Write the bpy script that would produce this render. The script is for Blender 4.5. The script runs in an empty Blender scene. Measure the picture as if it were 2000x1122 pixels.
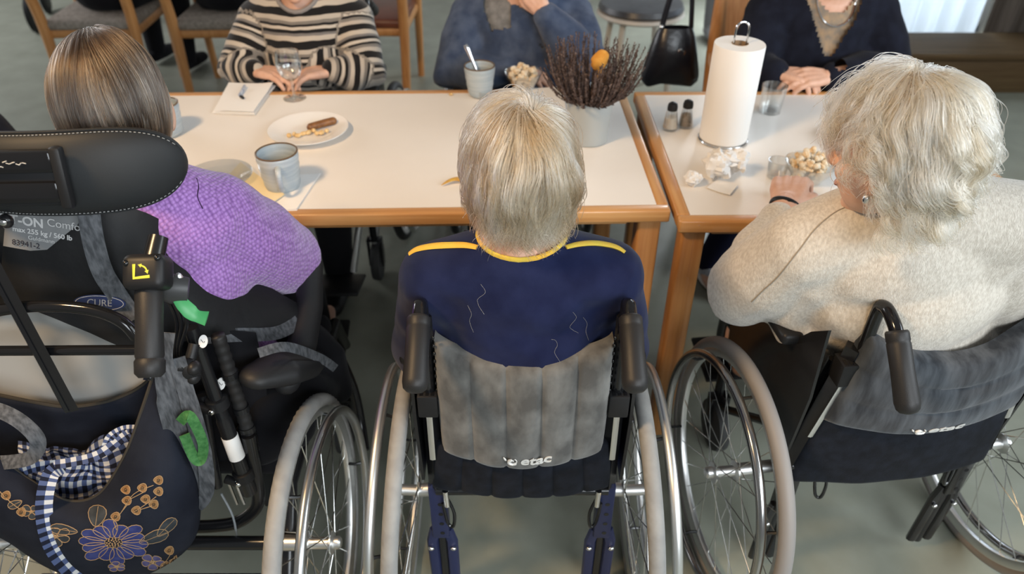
import bpy, bmesh, math, random
import numpy as np
from mathutils import Vector, Matrix, Quaternion, Euler
random.seed(7); np.random.seed(7)
RNG = np.random.default_rng(11)
scene = bpy.context.scene
COL = scene.collection
PI = math.pi
rad = math.radians

# ------------------------------------------------------------------ camera
CAM_H, CAM_TILT, FOC = 1.6, rad(36.6), 1440.0
cd = bpy.data.cameras.new('camera')
cd.sensor_width = 36.0
cd.lens = FOC / 2000.0 * 36.0
cd.clip_start = 0.02
cd.dof.use_dof = True
cd.dof.focus_distance = 1.22
cd.dof.aperture_fstop = 3.5
cam = bpy.data.objects.new('camera', cd)
COL.objects.link(cam)
cam.location = (0, 0, CAM_H)
cam.rotation_euler = (PI / 2 - CAM_TILT, 0, 0)
scene.camera = cam
_s, _c = math.sin(CAM_TILT), math.cos(CAM_TILT)

def at(px, py, z):
    """world point at real height z seen at photo pixel px,py"""
    u, v = (px - 1000) / FOC, (561 - py) / FOC
    d = (u, _c + v * _s, -_s + v * _c)
    t = (z - CAM_H) / d[2]
    return Vector((d[0] * t, d[1] * t, z))

def aty(px, py, y):
    """world point at real distance y into the room seen at photo pixel px,py"""
    u, v = (px - 1000) / FOC, (561 - py) / FOC
    d = (u, _c + v * _s, -_s + v * _c)
    t = y / d[1]
    return Vector((d[0] * t, y, CAM_H + d[2] * t))

# ------------------------------------------------------------------ light
scene.view_settings.view_transform = 'Standard'
scene.view_settings.look = 'None'
scene.view_settings.gamma = 1.0
scene.view_settings.use_curve_mapping = False
scene.view_settings.exposure = 0.18
world = bpy.data.worlds.new('room_ambience')
scene.world = world
world.use_nodes = True
bg = world.node_tree.nodes['Background']
bg.inputs['Color'].default_value = (0.80, 0.84, 0.86, 1)
bg.inputs['Strength'].default_value = 0.24

def area(name, loc, target, size, energy, color):
    ld = bpy.data.lights.new(name, 'AREA')
    ld.shape = 'RECTANGLE'; ld.size, ld.size_y = size
    ld.energy = energy; ld.color = color
    o = bpy.data.objects.new(name, ld); COL.objects.link(o)
    o.location = loc
    o.rotation_euler = (Vector(target) - Vector(loc)).to_track_quat('-Z', 'Y').to_euler()
    return o
area('daylight_side_window', (3.6, 0.2, 2.1), (0.4, 1.3, 0.7), (2.2, 1.6), 75, (0.86, 0.94, 1.0))
area('rear_fill_light', (1.5, -2.2, 2.3), (0.1, 1.1, 0.6), (2.4, 1.5), 118, (0.88, 0.95, 1.0))  # added cool fill from behind the camera, lifts the camera-facing surfaces
area('daylight_far_window', (2.3, 5.0, 1.5), (2.2, 3.6, 0.6), (1.6, 1.8), 170, (0.86, 0.93, 1.0))
area('far_left_fill_light', (-5.2, 4.6, 2.0), (-1.5, 4.0, 0.3), (2.2, 1.5), 90, (0.95, 0.96, 1.0))  # added fill that brightens the far left floor, stands for no known window
ls = bpy.data.lights.new('warm_ceiling_lamp', 'SPOT')
ls.energy = 165; ls.color = (1.0, 0.66, 0.34); ls.spot_size = rad(74); ls.spot_blend = 0.5; ls.shadow_soft_size = 0.18
lo = bpy.data.objects.new('warm_ceiling_lamp', ls); COL.objects.link(lo)
lo.location = (-1.25, 0.35, 2.65)
lo.rotation_euler = (Vector((-0.45, 1.45, 0.6)) - lo.location).to_track_quat('-Z', 'Y').to_euler()

# ------------------------------------------------------------------ materials
def mat(name, col, rough=0.5, metal=0.0, col2=None, scale=30.0, detail=3.0, bump=0.0, bscale=None,
        spec=0.5, sheen=0.0, stretch=(1, 1, 1), trans=0.0, ior=1.45, coat=0.0, lo=0.35, hi=0.65, bdist=0.002):
    m = bpy.data.materials.new(name)
    m.use_nodes = True
    nt = m.node_tree; N = nt.nodes; L = nt.links
    b = N['Principled BSDF']
    b.inputs['Base Color'].default_value = (*col, 1)
    b.inputs['Roughness'].default_value = rough
    b.inputs['Metallic'].default_value = metal
    if rough >= 0.8 and spec == 0.5: spec = 0.15
    b.inputs['Specular IOR Level'].default_value = spec
    b.inputs['Sheen Weight'].default_value = sheen
    b.inputs['Transmission Weight'].default_value = trans
    b.inputs['IOR'].default_value = ior
    b.inputs['Coat Weight'].default_value = coat
    if col2 is not None or bump:
        tc = N.new('ShaderNodeTexCoord'); mp = N.new('ShaderNodeMapping')
        mp.inputs['Scale'].default_value = stretch
        L.new(tc.outputs['Object'], mp.inputs['Vector'])
    if col2 is not None:
        nz = N.new('ShaderNodeTexNoise'); nz.inputs['Scale'].default_value = scale; nz.inputs['Detail'].default_value = detail
        L.new(mp.outputs['Vector'], nz.inputs['Vector'])
        rp = N.new('ShaderNodeValToRGB')
        rp.color_ramp.elements[0].position = lo; rp.color_ramp.elements[1].position = hi
        rp.color_ramp.elements[0].color = (*col, 1); rp.color_ramp.elements[1].color = (*col2, 1)
        L.new(nz.outputs['Fac'], rp.inputs['Fac']); L.new(rp.outputs['Color'], b.inputs['Base Color'])
    if bump:
        nb = N.new('ShaderNodeTexNoise'); nb.inputs['Scale'].default_value = bscale or scale; nb.inputs['Detail'].default_value = 4
        L.new(mp.outputs['Vector'], nb.inputs['Vector'])
        bp = N.new('ShaderNodeBump'); bp.inputs['Strength'].default_value = bump; bp.inputs['Distance'].default_value = bdist
        L.new(nb.outputs['Fac'], bp.inputs['Height']); L.new(bp.outputs['Normal'], b.inputs['Normal'])
    return m

def glass_mat(name, col=(1, 1, 1), rough=0.02):
    m = bpy.data.materials.new(name); m.use_nodes = True; N = m.node_tree.nodes; L = m.node_tree.links; N.clear()
    out = N.new('ShaderNodeOutputMaterial'); tr = N.new('ShaderNodeBsdfTransparent'); gl = N.new('ShaderNodeBsdfGlossy'); mx = N.new('ShaderNodeMixShader')
    lw = N.new('ShaderNodeLayerWeight'); fr = N.new('ShaderNodeMath'); fr.operation = 'POWER'; fr.inputs[1].default_value = 1.8; L.new(lw.outputs['Facing'], fr.inputs[0])
    ad = N.new('ShaderNodeMath'); ad.operation = 'MULTIPLY_ADD'; ad.inputs[1].default_value = 0.85; ad.inputs[2].default_value = 0.09; ad.use_clamp = True
    tr.inputs['Color'].default_value = (0.93, 0.94, 0.94, 1); gl.inputs['Roughness'].default_value = rough; gl.inputs['Color'].default_value = (*col, 1)
    L.new(fr.outputs[0], ad.inputs[0]); L.new(ad.outputs[0], mx.inputs[0]); L.new(tr.outputs[0], mx.inputs[1]); L.new(gl.outputs[0], mx.inputs[2]); L.new(mx.outputs[0], out.inputs['Surface'])
    return m

# ------------------------------------------------------------------ mesh building
def frames(path, closed=False, up=None):
    P = [Vector(p) for p in path]; n = len(P); T = []
    for i in range(n):
        if closed: t = P[(i + 1) % n] - P[i - 1]
        else: t = P[min(i + 1, n - 1)] - P[max(i - 1, 0)]
        T.append(t.normalized() if t.length > 1e-9 else Vector((0, 0, 1)))
    if up is None:
        up = Vector((0, 0, 1)) if abs(T[0].z) < 0.9 else Vector((0, 1, 0))
    up = Vector(up)
    a = (up - T[0] * up.dot(T[0])).normalized()
    out = []
    for i in range(n):
        if i: 
            q = T[i - 1].rotation_difference(T[i]); a = q @ a
            a = (a - T[i] * a.dot(T[i])).normalized()
        out.append((P[i], T[i], a, T[i].cross(a)))
    return out

def smooth_path(pts, k=6, closed=False):
    """Catmull-Rom through pts"""
    P = [Vector(p) for p in pts]; n = len(P); out = []
    rng = n if closed else n - 1
    for i in range(rng):
        if closed: p0, p1, p2, p3 = P[i - 1], P[i], P[(i + 1) % n], P[(i + 2) % n]
        else: p0, p1, p2, p3 = P[max(i - 1, 0)], P[i], P[i + 1], P[min(i + 2, n - 1)]
        for j in range(k):
            t = j / k
            out.append(0.5 * ((2 * p1) + (p2 - p0) * t + (2 * p0 - 5 * p1 + 4 * p2 - p3) * t * t + (3 * p1 - p0 - 3 * p2 + p3) * t ** 3))
    if not closed: out.append(P[-1])
    return out

class MB:
    def __init__(self): self.v = []; self.f = []
    def add(self, vs, fs):
        o = len(self.v); self.v += [tuple(v) for v in vs]; self.f += [tuple(i + o for i in f) for f in fs]; return self
    def tube(self, path, r, n=10, closed=False, cap=True, flat=None, up=None, power=2.0):
        """flat = (a, b) scales along the up vector and across it"""
        fr = frames(path, closed, up); m = len(fr)
        rr = r if isinstance(r, (list, tuple)) else [r] * m
        if len(rr) != m:
            rr = [float(np.interp(i / (m - 1), np.linspace(0, 1, len(rr)), rr)) for i in range(m)]
        vs = []; fs = []
        for i, (p, t, a, b) in enumerate(fr):
            fa, fb = flat if flat else (1, 1)
            for k in range(n):
                th = 2 * PI * k / n
                cx, sx = math.cos(th), math.sin(th)
                if power != 2.0:
                    cx = math.copysign(abs(cx) ** (2 / power), cx); sx = math.copysign(abs(sx) ** (2 / power), sx)
                vs.append(p + a * (cx * rr[i] * fa) + b * (sx * rr[i] * fb))
        for i in range(m if closed else m - 1):
            j = (i + 1) % m
            for k in range(n):
                l = (k + 1) % n
                fs.append((i * n + k, i * n + l, j * n + l, j * n + k))
        if cap and not closed:
            fs.append(tuple(range(n - 1, -1, -1))); fs.append(tuple((m - 1) * n + k for k in range(n)))
        return self.add(vs, fs)
    def capsule(self, path, r, n=14, flat=None, up=None, k=4):
        """tube with round ends"""
        P = [Vector(p) for p in path]; m = len(P)
        rr = list(r) if isinstance(r, (list, tuple)) else [r] * m
        d0 = (P[0] - P[1]).normalized(); d1 = (P[-1] - P[-2]).normalized()
        pre = [(P[0] + d0 * rr[0] * math.sin(a), rr[0] * math.cos(a)) for a in [PI / 2 * (k - i) / (k + .15) for i in range(k)]]
        post = [(P[-1] + d1 * rr[-1] * math.sin(a), rr[-1] * math.cos(a)) for a in [PI / 2 * (i + 1) / (k + .15) for i in range(k)]]
        path2 = [p for p, _ in pre] + P + [p for p, _ in post]
        r2 = [q for _, q in pre] + rr + [q for _, q in post]
        return self.tube(path2, r2, n, flat=flat, up=up)
    def ell(self, c, r, rot=None, n=16, m=10):
        vs = []; fs = []
        R = rot if rot is not None else Matrix.Identity(3)
        c = Vector(c)
        vs.append(c + R @ Vector((0, 0, r[2])))
        for i in range(1, m):
            ph = PI * i / m
            for k in range(n):
                th = 2 * PI * k / n
                vs.append(c + R @ Vector((r[0] * math.sin(ph) * math.cos(th), r[1] * math.sin(ph) * math.sin(th), r[2] * math.cos(ph))))
        vs.append(c + R @ Vector((0, 0, -r[2]))); e = len(vs) - 1
        for k in range(n):
            l = (k + 1) % n
            fs.append((0, 1 + k, 1 + l))
            for i in range(m - 2): fs.append((1 + i * n + k, 1 + (i + 1) * n + k, 1 + (i + 1) * n + l, 1 + i * n + l))
            fs.append((e, 1 + (m - 2) * n + l, 1 + (m - 2) * n + k))
        return self.add(vs, fs)
    def box(self, c, s, rot=None, bev=0.0, seg=2, taper=None):
        bm = bmesh.new(); bmesh.ops.create_cube(bm, size=1.0)
        for v in bm.verts:
            if taper and v.co.z > 0: v.co.x *= taper[0]; v.co.y *= taper[1]
            v.co = Vector((v.co.x * s[0], v.co.y * s[1], v.co.z * s[2]))
        if bev: bmesh.ops.bevel(bm, geom=list(bm.edges), offset=bev, segments=seg, affect='EDGES', profile=0.5)
        R = rot if rot is not None else Matrix.Identity(3)
        c = Vector(c)
        bm.verts.index_update()
        self.add([c + R @ v.co for v in bm.verts], [[v.index for v in f.verts] for f in bm.faces]); bm.free(); return self
    def lathe(self, prof, n=28, M=None):
        """closed profile of (r, z); ends with r=0 make poles"""
        M = M if M is not None else Matrix.Identity(4)
        vs = []; fs = []; rows = []
        for (r, z) in prof:
            if r < 1e-7: rows.append([len(vs)]); vs.append(M @ Vector((0, 0, z)))
            else:
                rows.append(list(range(len(vs), len(vs) + n)))
                vs += [M @ Vector((r * math.cos(2 * PI * k / n), r * math.sin(2 * PI * k / n), z)) for k in range(n)]
        for a, b in zip(rows[:-1], rows[1:]):
            for k in range(n):
                l = (k + 1) % n
                q = [a[k % len(a)], a[l % len(a)], b[l % len(b)], b[k % len(b)]]
                q2 = []
                for i in q:
                    if i not in q2: q2.append(i)
                if len(q2) > 2: fs.append(tuple(q2))
        return self.add(vs, fs)
    def sheet(self, G, thick=0.0, closed_u=False, thick_dir=None):
        """G[i][j] grid of points, made solid when thick > 0"""
        A = np.array([[tuple(p) for p in row] for row in G], float)
        nu, nv = A.shape[:2]
        def idx(i, j, o=0): return o + i * nv + j
        fs = []
        for i in range(nu - 1):
            for j in range(nv - 1): fs.append((idx(i, j), idx(i + 1, j), idx(i + 1, j + 1), idx(i, j + 1)))
        if thick:
            du = np.gradient(A, axis=0); dv = np.gradient(A, axis=1)
            nr = np.cross(du, dv); nr /= np.linalg.norm(nr, axis=2, keepdims=True) + 1e-12
            if thick_dir is not None: nr[:] = np.array(thick_dir)
            B = A - nr * thick; o = nu * nv
            vs = list(A.reshape(-1, 3)) + list(B.reshape(-1, 3))
            fs += [tuple(reversed([k + o for k in f])) for f in fs[:]]
            rim = [(i, 0) for i in range(nu)] + [(nu - 1, j) for j in range(1, nv)] + [(i, nv - 1) for i in range(nu - 2, -1, -1)] + [(0, j) for j in range(nv - 2, 0, -1)]
            for a, b in zip(rim, rim[1:] + rim[:1]): fs.append((idx(*b), idx(*a), idx(*a, o), idx(*b, o)))
            return self.add(vs, fs)
        return self.add(A.reshape(-1, 3), fs)
    def prism(self, poly, depth, M=None):
        """poly of (x, y) extruded along +z by depth, then M"""
        M = M if M is not None else Matrix.Identity(4)
        n = len(poly)
        vs = [M @ Vector((x, y, 0)) for x, y in poly] + [M @ Vector((x, y, depth)) for x, y in poly]
        fs = [tuple(range(n - 1, -1, -1)), tuple(range(n, 2 * n))] + [(i, (i + 1) % n, n + (i + 1) % n, n + i) for i in range(n)]
        return self.add(vs, fs)
    def mesh(self, name, smooth=True, angle=40):
        me = bpy.data.meshes.new(name); me.from_pydata(self.v, [], self.f); me.validate(); me.update()
        bm = bmesh.new(); bm.from_mesh(me); bmesh.ops.recalc_face_normals(bm, faces=bm.faces); bm.to_mesh(me); bm.free()
        if smooth:
            me.polygons.foreach_set('use_smooth', [True] * len(me.polygons))
            if angle: me.set_sharp_from_angle(angle=rad(angle))
        return me
    def build(self, name, m, parent=None, world=False, **k):
        return obj(name, self.mesh(name, **k), m, parent, world)

def basis(o):
    M = o.matrix_basis.copy(); 
    return (basis(o.parent) @ o.matrix_parent_inverse @ M) if o.parent else M

def obj(name, me, m, parent=None, world=False):
    o = bpy.data.objects.new(name, me); COL.objects.link(o)
    if m is not None and hasattr(me, 'materials'):
        me.materials.clear(); me.materials.append(m)
    if parent is not None:
        o.parent = parent
        if world: o.matrix_parent_inverse = basis(parent).inverted()
    return o

def tag(o, label, cat, group=None, kind=None):
    o['label'] = label; o['category'] = cat
    if group: o['group'] = group
    if kind: o['kind'] = kind
    return o

def thing(name, label, cat, loc=(0, 0, 0), rotz=0.0, group=None):
    o = bpy.data.objects.new(name, None); COL.objects.link(o)
    o.empty_display_size = 0.1
    o.location = loc; o.rotation_euler = (0, 0, rotz)
    return tag(o, label, cat, group)

def copy_tree(o, parent=None):
    c = o.copy(); COL.objects.link(c); c.parent = parent
    for ch in o.children: copy_tree(ch, c)
    return c

def vnoise(P, seed=0):
    """smooth value noise in numpy, about -1..1"""
    P = np.asarray(P, float); I = np.floor(P).astype(np.int64); F = P - I; F = F * F * (3 - 2 * F)
    def h(i, j, k):
        n = (i * 374761393 + j * 668265263 + k * 2147483647 + seed * 974711) & 0xffffffff
        n = ((n ^ (n >> 13)) * 1274126177) & 0xffffffff
        return ((n ^ (n >> 16)) & 0xffff) / 32767.5 - 1
    r = 0
    for a in (0, 1):
        for b in (0, 1):
            for c in (0, 1):
                w = (F[..., 0] if a else 1 - F[..., 0]) * (F[..., 1] if b else 1 - F[..., 1]) * (F[..., 2] if c else 1 - F[..., 2])
                r = r + w * h(I[..., 0] + a, I[..., 1] + b, I[..., 2] + c)
    return r

def voxel(mb, size, smooth=4, fac=0.5, name='tmp'):
    """fuse overlapping closed shapes into one skin"""
    me = bpy.data.meshes.new(name); me.from_pydata(mb.v, [], mb.f); me.update()
    bm = bmesh.new(); bm.from_mesh(me); bmesh.ops.recalc_face_normals(bm, faces=bm.faces); bm.to_mesh(me); bm.free()
    o = bpy.data.objects.new(name, me); COL.objects.link(o)
    r = o.modifiers.new('r', 'REMESH'); r.mode = 'VOXEL'; r.voxel_size = size; r.adaptivity = 0; r.use_smooth_shade = True
    if smooth:
        s = o.modifiers.new('s', 'SMOOTH'); s.factor = fac; s.iterations = smooth
    dg = bpy.context.evaluated_depsgraph_get()
    out = bpy.data.meshes.new_from_object(o.evaluated_get(dg))
    bpy.data.objects.remove(o); bpy.data.meshes.remove(me)
    out.polygons.foreach_set('use_smooth', [True] * len(out.polygons))
    return out

def coords(me):
    a = np.empty(len(me.vertices) * 3); me.vertices.foreach_get('co', a); return a.reshape(-1, 3)
def normals(me):
    a = np.empty(len(me.vertices) * 3); me.vertices.foreach_get('normal', a); return a.reshape(-1, 3)
def setco(me, a):
    me.vertices.foreach_set('co', np.asarray(a, np.float32).ravel()); me.update()
def join_mesh(meshes, name):
    bm = bmesh.new()
    for m in meshes: bm.from_mesh(m)
    me = bpy.data.meshes.new(name); bm.to_mesh(me); bm.free()
    me.polygons.foreach_set('use_smooth', [True] * len(me.polygons))
    return me

def text(name, s, size, M, m, parent, extrude=0.0003, shear=0.0, bold=0.0, warp=None):
    cu = bpy.data.curves.new(name, 'FONT'); cu.body = s; cu.size = size; cu.extrude = extrude; cu.shear = shear; cu.offset = bold
    cu.align_x = 'CENTER'; cu.align_y = 'CENTER'
    o = bpy.data.objects.new(name, cu); COL.objects.link(o)
    dg = bpy.context.evaluated_depsgraph_get()
    me = bpy.data.meshes.new_from_object(o.evaluated_get(dg)); bpy.data.objects.remove(o)
    if warp:
        bm = bmesh.new(); bm.from_mesh(me)
        for _ in range(4):
            bmesh.ops.triangulate(bm, faces=bm.faces)
            le = [e for e in bm.edges if e.calc_length() > size * 0.07]
            if not le: break
            bmesh.ops.subdivide_edges(bm, edges=le, cuts=1)
        bmesh.ops.triangulate(bm, faces=bm.faces); bm.to_mesh(me); bm.free()
        co = coords(me); setco(me, [tuple(warp(Vector(c))) for c in co])
    else: me.transform(M)
    return obj(name, me, m, parent, True)

def axes(x, y=None, z=None, loc=(0, 0, 0)):
    """4x4 from x axis and approximate y axis"""
    x = Vector(x).normalized(); y = Vector(y); z = x.cross(y).normalized(); y = z.cross(x)
    M = Matrix((x, y, z)).transposed().to_4x4(); M.translation = Vector(loc); return M
# ------------------------------------------------------------------ shared materials
WOOD = mat('beech_wood', (0.50, 0.235, 0.075), 0.36, col2=(0.60, 0.32, 0.12), scale=3.0, stretch=(30, 1.2, 30), detail=4, bump=0.06, bscale=6, coat=0.25)
WOODX = mat('beech_wood_along_x', (0.50, 0.235, 0.075), 0.36, col2=(0.60, 0.32, 0.12), scale=3.0, stretch=(1.2, 30, 30), detail=4, bump=0.06, bscale=6, coat=0.25)
WOODZ = mat('beech_wood_upright', (0.42, 0.18, 0.055), 0.40, col2=(0.52, 0.25, 0.085), scale=3.0, stretch=(30, 30, 1.2), detail=4, bump=0.06, bscale=6, coat=0.2)
DWOOD = mat('dark_brown_wood', (0.060, 0.036, 0.016), 0.6, spec=0.15, col2=(0.085, 0.055, 0.026), scale=2.0, stretch=(1.5, 20, 20), detail=4)
LAMINATE = mat('cream_laminate', (0.80, 0.755, 0.70), 0.34, col2=(0.83, 0.785, 0.73), scale=4, spec=0.30)
BLACKP = mat('black_plastic', (0.012, 0.012, 0.013), 0.45, spec=0.35, bump=0.05, bscale=400, bdist=0.0005)
BLACKM = mat('black_metal', (0.010, 0.010, 0.011), 0.25, spec=0.6)
GLOSSB = mat('gloss_black', (0.008, 0.008, 0.009), 0.12, spec=0.6)
RUBBERB = mat('black_grip_rubber', (0.018, 0.017, 0.017), 0.46, spec=0.4, bump=0.35, bscale=900, bdist=0.0006)
CHROME = mat('chrome', (0.72, 0.72, 0.72), 0.14, 1.0)
ALU = mat('brushed_aluminium', (0.78, 0.78, 0.77), 0.38, 1.0)
TIRE = mat('grey_tyre_rubber', (0.30, 0.295, 0.28), 0.62, col2=(0.25, 0.245, 0.235), scale=30, bump=0.1, bscale=200)
PORC = mat('white_porcelain', (0.82, 0.80, 0.77), 0.16, spec=0.5)
PAPER = mat('white_paper', (0.84, 0.82, 0.79), 0.8, bump=0.15, bscale=120)
GLASS = glass_mat('clear_glass')
SKIN = mat('skin', (0.60, 0.34, 0.235), 0.48, col2=(0.66, 0.40, 0.29), scale=45, bump=0.12, bscale=220, bdist=0.0008)
BLKCLOTH = mat('black_cloth', (0.009, 0.009, 0.011), 0.9, spec=0.15, sheen=0.04, bump=0.2, bscale=500)

# ------------------------------------------------------------------ setting
def structure(o): o['kind'] = 'structure'; return o
m = mat('green_grey_linoleum', (0.215, 0.224, 0.178), 0.38, col2=(0.275, 0.284, 0.232), scale=7, detail=8, lo=0.3, hi=0.7)
fl = MB().add([(-7, -3, 0), (7, -3, 0), (7, 8.2, 0), (-7, 8.2, 0)], [(0, 1, 2, 3)]).build('floor', m)
structure(fl)
WALLM = mat('painted_wall', (0.62, 0.60, 0.55), 0.8)
structure(MB().box((0, 8.25, 1.35), (14, 0.1, 2.7)).build('wall_back', WALLM))
structure(MB().box((0, 8.18, 0.05), (14, 0.03, 0.1)).build('baseboard_back', DWOOD))
# ------------------------------------------------------------------ dining tables
TZ = 0.73
def table(label, corner, L, D, rz):
    """corner = near left corner of the top"""
    t = thing('dining_table', label, 'table', (corner[0], corner[1], 0), rz, 'dining tables')
    w, h = 0.030, 0.034
    MB().box((L / 2, D / 2, TZ - h / 2 - 0.0005), (L - 2 * w + 0.002, D - 2 * w + 0.002, h - 0.001)).build('laminate_top', LAMINATE, t)
    for (cx, cy, sx, sy, m) in ((L / 2, w / 2, L, w, WOODX), (L / 2, D - w / 2, L, w, WOODX), (w / 2, D / 2, w, D - 2 * w, WOOD), (L - w / 2, D / 2, w, D - 2 * w, WOOD)):
        MB().box((cx, cy, TZ - h / 2), (sx, sy, h), bev=0.006, seg=3).build('edge_strip', m, t)
    for (cx, cy, sx, sy) in ((L / 2, 0.055, L - 0.18, 0.02), (L / 2, D - 0.055, L - 0.18, 0.02), (0.055, D / 2, 0.02, D - 0.18), (L - 0.055, D / 2, 0.02, D - 0.18)):
        MB().box((cx, cy, TZ - h - 0.015), (sx, sy, 0.03), bev=0.003).build('apron', WOODX, t)
    for cx in (0.042, L - 0.042):
        for cy in (0.045, D - 0.045):
            MB().box((cx, cy, (TZ - h) / 2 + 0.001), (0.056, 0.056, TZ - h), bev=0.008, seg=3).build('leg', WOODZ, t)
    return t
R1 = rad(1.4)
NR = Vector((0.367, 1.468))
table('beech edged cream table holding the heather pot, plate and wine glass', (NR.x - 1.44 * math.cos(R1), NR.y - 1.44 * math.sin(R1)), 1.44, 0.745, R1)
table('beech edged cream table holding the paper towel roll and the shakers', (0.378, 1.420), 0.84, 0.765, rad(0.2))

def on(px, py, z=TZ): return at(px, py, z)

# ------------------------------------------------------------------ mugs
MUGM = mat('blue_grey_stoneware', (0.34, 0.40, 0.44), 0.35, col2=(0.46, 0.51, 0.53), scale=8, stretch=(1, 1, 14), bump=0.5, bscale=7, bdist=0.003)
MUGRIM = mat('brown_glaze', (0.13, 0.085, 0.05), 0.3)
COFFEE = mat('coffee_dregs', (0.030, 0.016, 0.008), 0.15)
STEEL = mat('stainless_steel', (0.7, 0.7, 0.7), 0.18, 1.0)
def mug(loc, rz, r, h, label, s=1.0, handle=True, fill=0.35, taper=0.80):
    t = thing('mug', label, 'mug', loc, rz, 'stoneware mugs')
    w = 0.004
    pr = [(0, 0), (r * taper - 0.006, 0), (r * taper, 0.004)]
    for i in range(1, 9):
        q = i / 8; rr = r * (taper + (1 - taper) * q ** 0.7)
        pr.append((rr + (0.0012 if i % 2 else 0), 0.004 + (h - 0.006) * q))
    pr += [(r - 0.001, h), (r - w, h - 0.001)]
    for i in range(7, 0, -1):
        q = i / 8; pr.append((r * (taper + (1 - taper) * q ** 0.7) - w, 0.006 + (h - 0.008) * q))
    pr += [(0, 0.006)]
    MB().lathe(pr, 36).build('cup_body', MUGM, t)
    MB().tube([(math.cos(a) * (r - w / 2 + 0.0003), math.sin(a) * (r - w / 2 + 0.0003), h) for a in np.linspace(0, 2 * PI, 36, endpoint=False)], 0.0023, 6, closed=True).build('glazed_rim', MUGRIM, t)
    zf = h * fill
    MB().lathe([(0, zf), (r * (taper + (1 - taper) * fill ** 0.7) - w + 0.001, zf), (r * taper - w, zf - 0.003), (0, zf - 0.003)], 28).build('coffee', COFFEE, t)
    if handle:
        p = smooth_path([(r * 0.95, 0, h * 0.82), (r + 0.022, 0, h * 0.80), (r + 0.030, 0, h * 0.55), (r + 0.018, 0, h * 0.28), (r * 0.86, 0, h * 0.20)], 5)
        MB().tube(p, 0.0065, 10, flat=(1.0, 0.7), up=(0, 1, 0)).build('handle', MUGM, t)
    return t
mug(on(330, 262), rad(200), 0.046, 0.088, 'blue grey ribbed mug beside the brown-haired person, not on a napkin', fill=0.4)
mug(on(554, 366), rad(-75), 0.049, 0.094, 'blue grey ribbed mug standing on a folded napkin', fill=0.25)
mg = mug(on(938, 186), rad(60), 0.046, 0.092, 'pale grey mug with a spoon in it near the heather pot', fill=0.6, taper=0.72)
sp = MB().tube(smooth_path([(0.012, 0.0, 0.012), (-0.010, 0.014, 0.07), (-0.034, 0.030, 0.125), (-0.042, 0.036, 0.142)], 5), [0.002, 0.002, 0.0035, 0.006, 0.005], 8, flat=(0.5, 1.2))
sp.ell((0.014, -0.002, 0.014), (0.012, 0.014, 0.005))
o = sp.build('spoon', STEEL); o.location = on(938, 186); tag(o, 'steel spoon standing in the pale grey mug', 'spoon')

# ------------------------------------------------------------------ napkins, paper
def quad_sheet(name, pts, z0, layers, m, label, cat, group=None, lift=0.004, wob=0.002, thick=0.0012, seed=1):
    """folded paper lying on the table: pts = four photo corners on the table top"""
    P = [on(*p, z0) for p in pts]
    mb = MB()
    for l in range(layers):
        G = []
        for i in range(9):
            row = []
            for j in range(9):
                u, v = i / 8, j / 8
                p = (P[0] * (1 - u) + P[1] * u) * (1 - v) + (P[3] * (1 - u) + P[2] * u) * v
                c = sum((Q for Q in P), Vector()) / 4
                p = c + (p - c) * (1 - 0.03 * l)
                p.z = z0 + thick + l * (thick + 0.0006) + wob * (0.5 + 0.5 * float(vnoise(np.array([u * 3 + seed, v * 3, l * 1.3]), seed))) * (1 + l) * 0.6
                if l == layers - 1: p.z += lift * u ** 3
                row.append(p)
            G.append(row)
        mb.sheet(G, thick)
    o = mb.build(name, m); tag(o, label, cat, group); return o
quad_sheet('napkin', [(414, 222), (498, 226), (539, 168), (447, 164)], TZ, 3, PAPER, 'white folded napkin lying beside the wine glass', 'napkin', wob=0.004, seed=3)
YPAPER = mat('pale_yellow_paper', (0.80, 0.66, 0.40), 0.8, col2=(0.84, 0.73, 0.50), scale=6)
quad_sheet('paper_napkin', [(360, 440), (498, 430), (560, 385), (470, 318)], TZ, 2, YPAPER, 'pale yellow paper napkin under the glass plate', 'napkin', seed=5)
quad_sheet('paper_napkin', [(520, 415), (580, 412), (627, 340), (566, 344)], TZ, 2, PAPER, 'white folded napkin under the blue grey mug', 'napkin', wob=0.001, lift=0, seed=9)
quad_sheet('paper_napkin', [(985, 228), (1108, 228), (1100, 172), (1000, 176)], TZ, 2, PAPER, 'white flat napkin between the popcorn bowl and heather pot', 'napkin', seed=12)
pen = MB(); a, b = on(468, 186, TZ + 0.016), on(478, 168, TZ + 0.018)
pen.capsule([a, b], 0.0045)
o = pen.build('pill_packet', mat('blue_white_foil', (0.10, 0.17, 0.34), 0.3, col2=(0.75, 0.78, 0.8), scale=60)); tag(o, 'small blue and white packet lying on the folded napkin', 'packet')
MB().capsule([a + Vector((0.006, -0.009, 0)), a + Vector((0.014, -0.016, -0.001))], 0.0045).build('black_cap', BLACKP, o, True)

# ------------------------------------------------------------------ wine glass
t = thing('wine_glass', 'clear stemmed wine glass on the cream table', 'glass', on(576, 192))
MB().lathe([(0, 0), (0.034, 0), (0.034, 0.0012), (0.012, 0.004), (0.0045, 0.010), (0.0040, 0.045), (0.006, 0.056), (0.0, 0.058)], 32).build('stem_foot', GLASS, t)
pr = [(0, 0.056), (0.012, 0.058), (0.028, 0.072), (0.037, 0.092), (0.0385, 0.108), (0.035, 0.130), (0.0325, 0.143)]
inner = [(r - 0.0012 if r > 0.002 else 0, z + 0.0015) for r, z in pr]
MB().lathe(pr + [(inner[-1][0], inner[-1][1] - 0.0015)] + inner[-2::-1], 32).build('bowl', GLASS, t)

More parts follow.
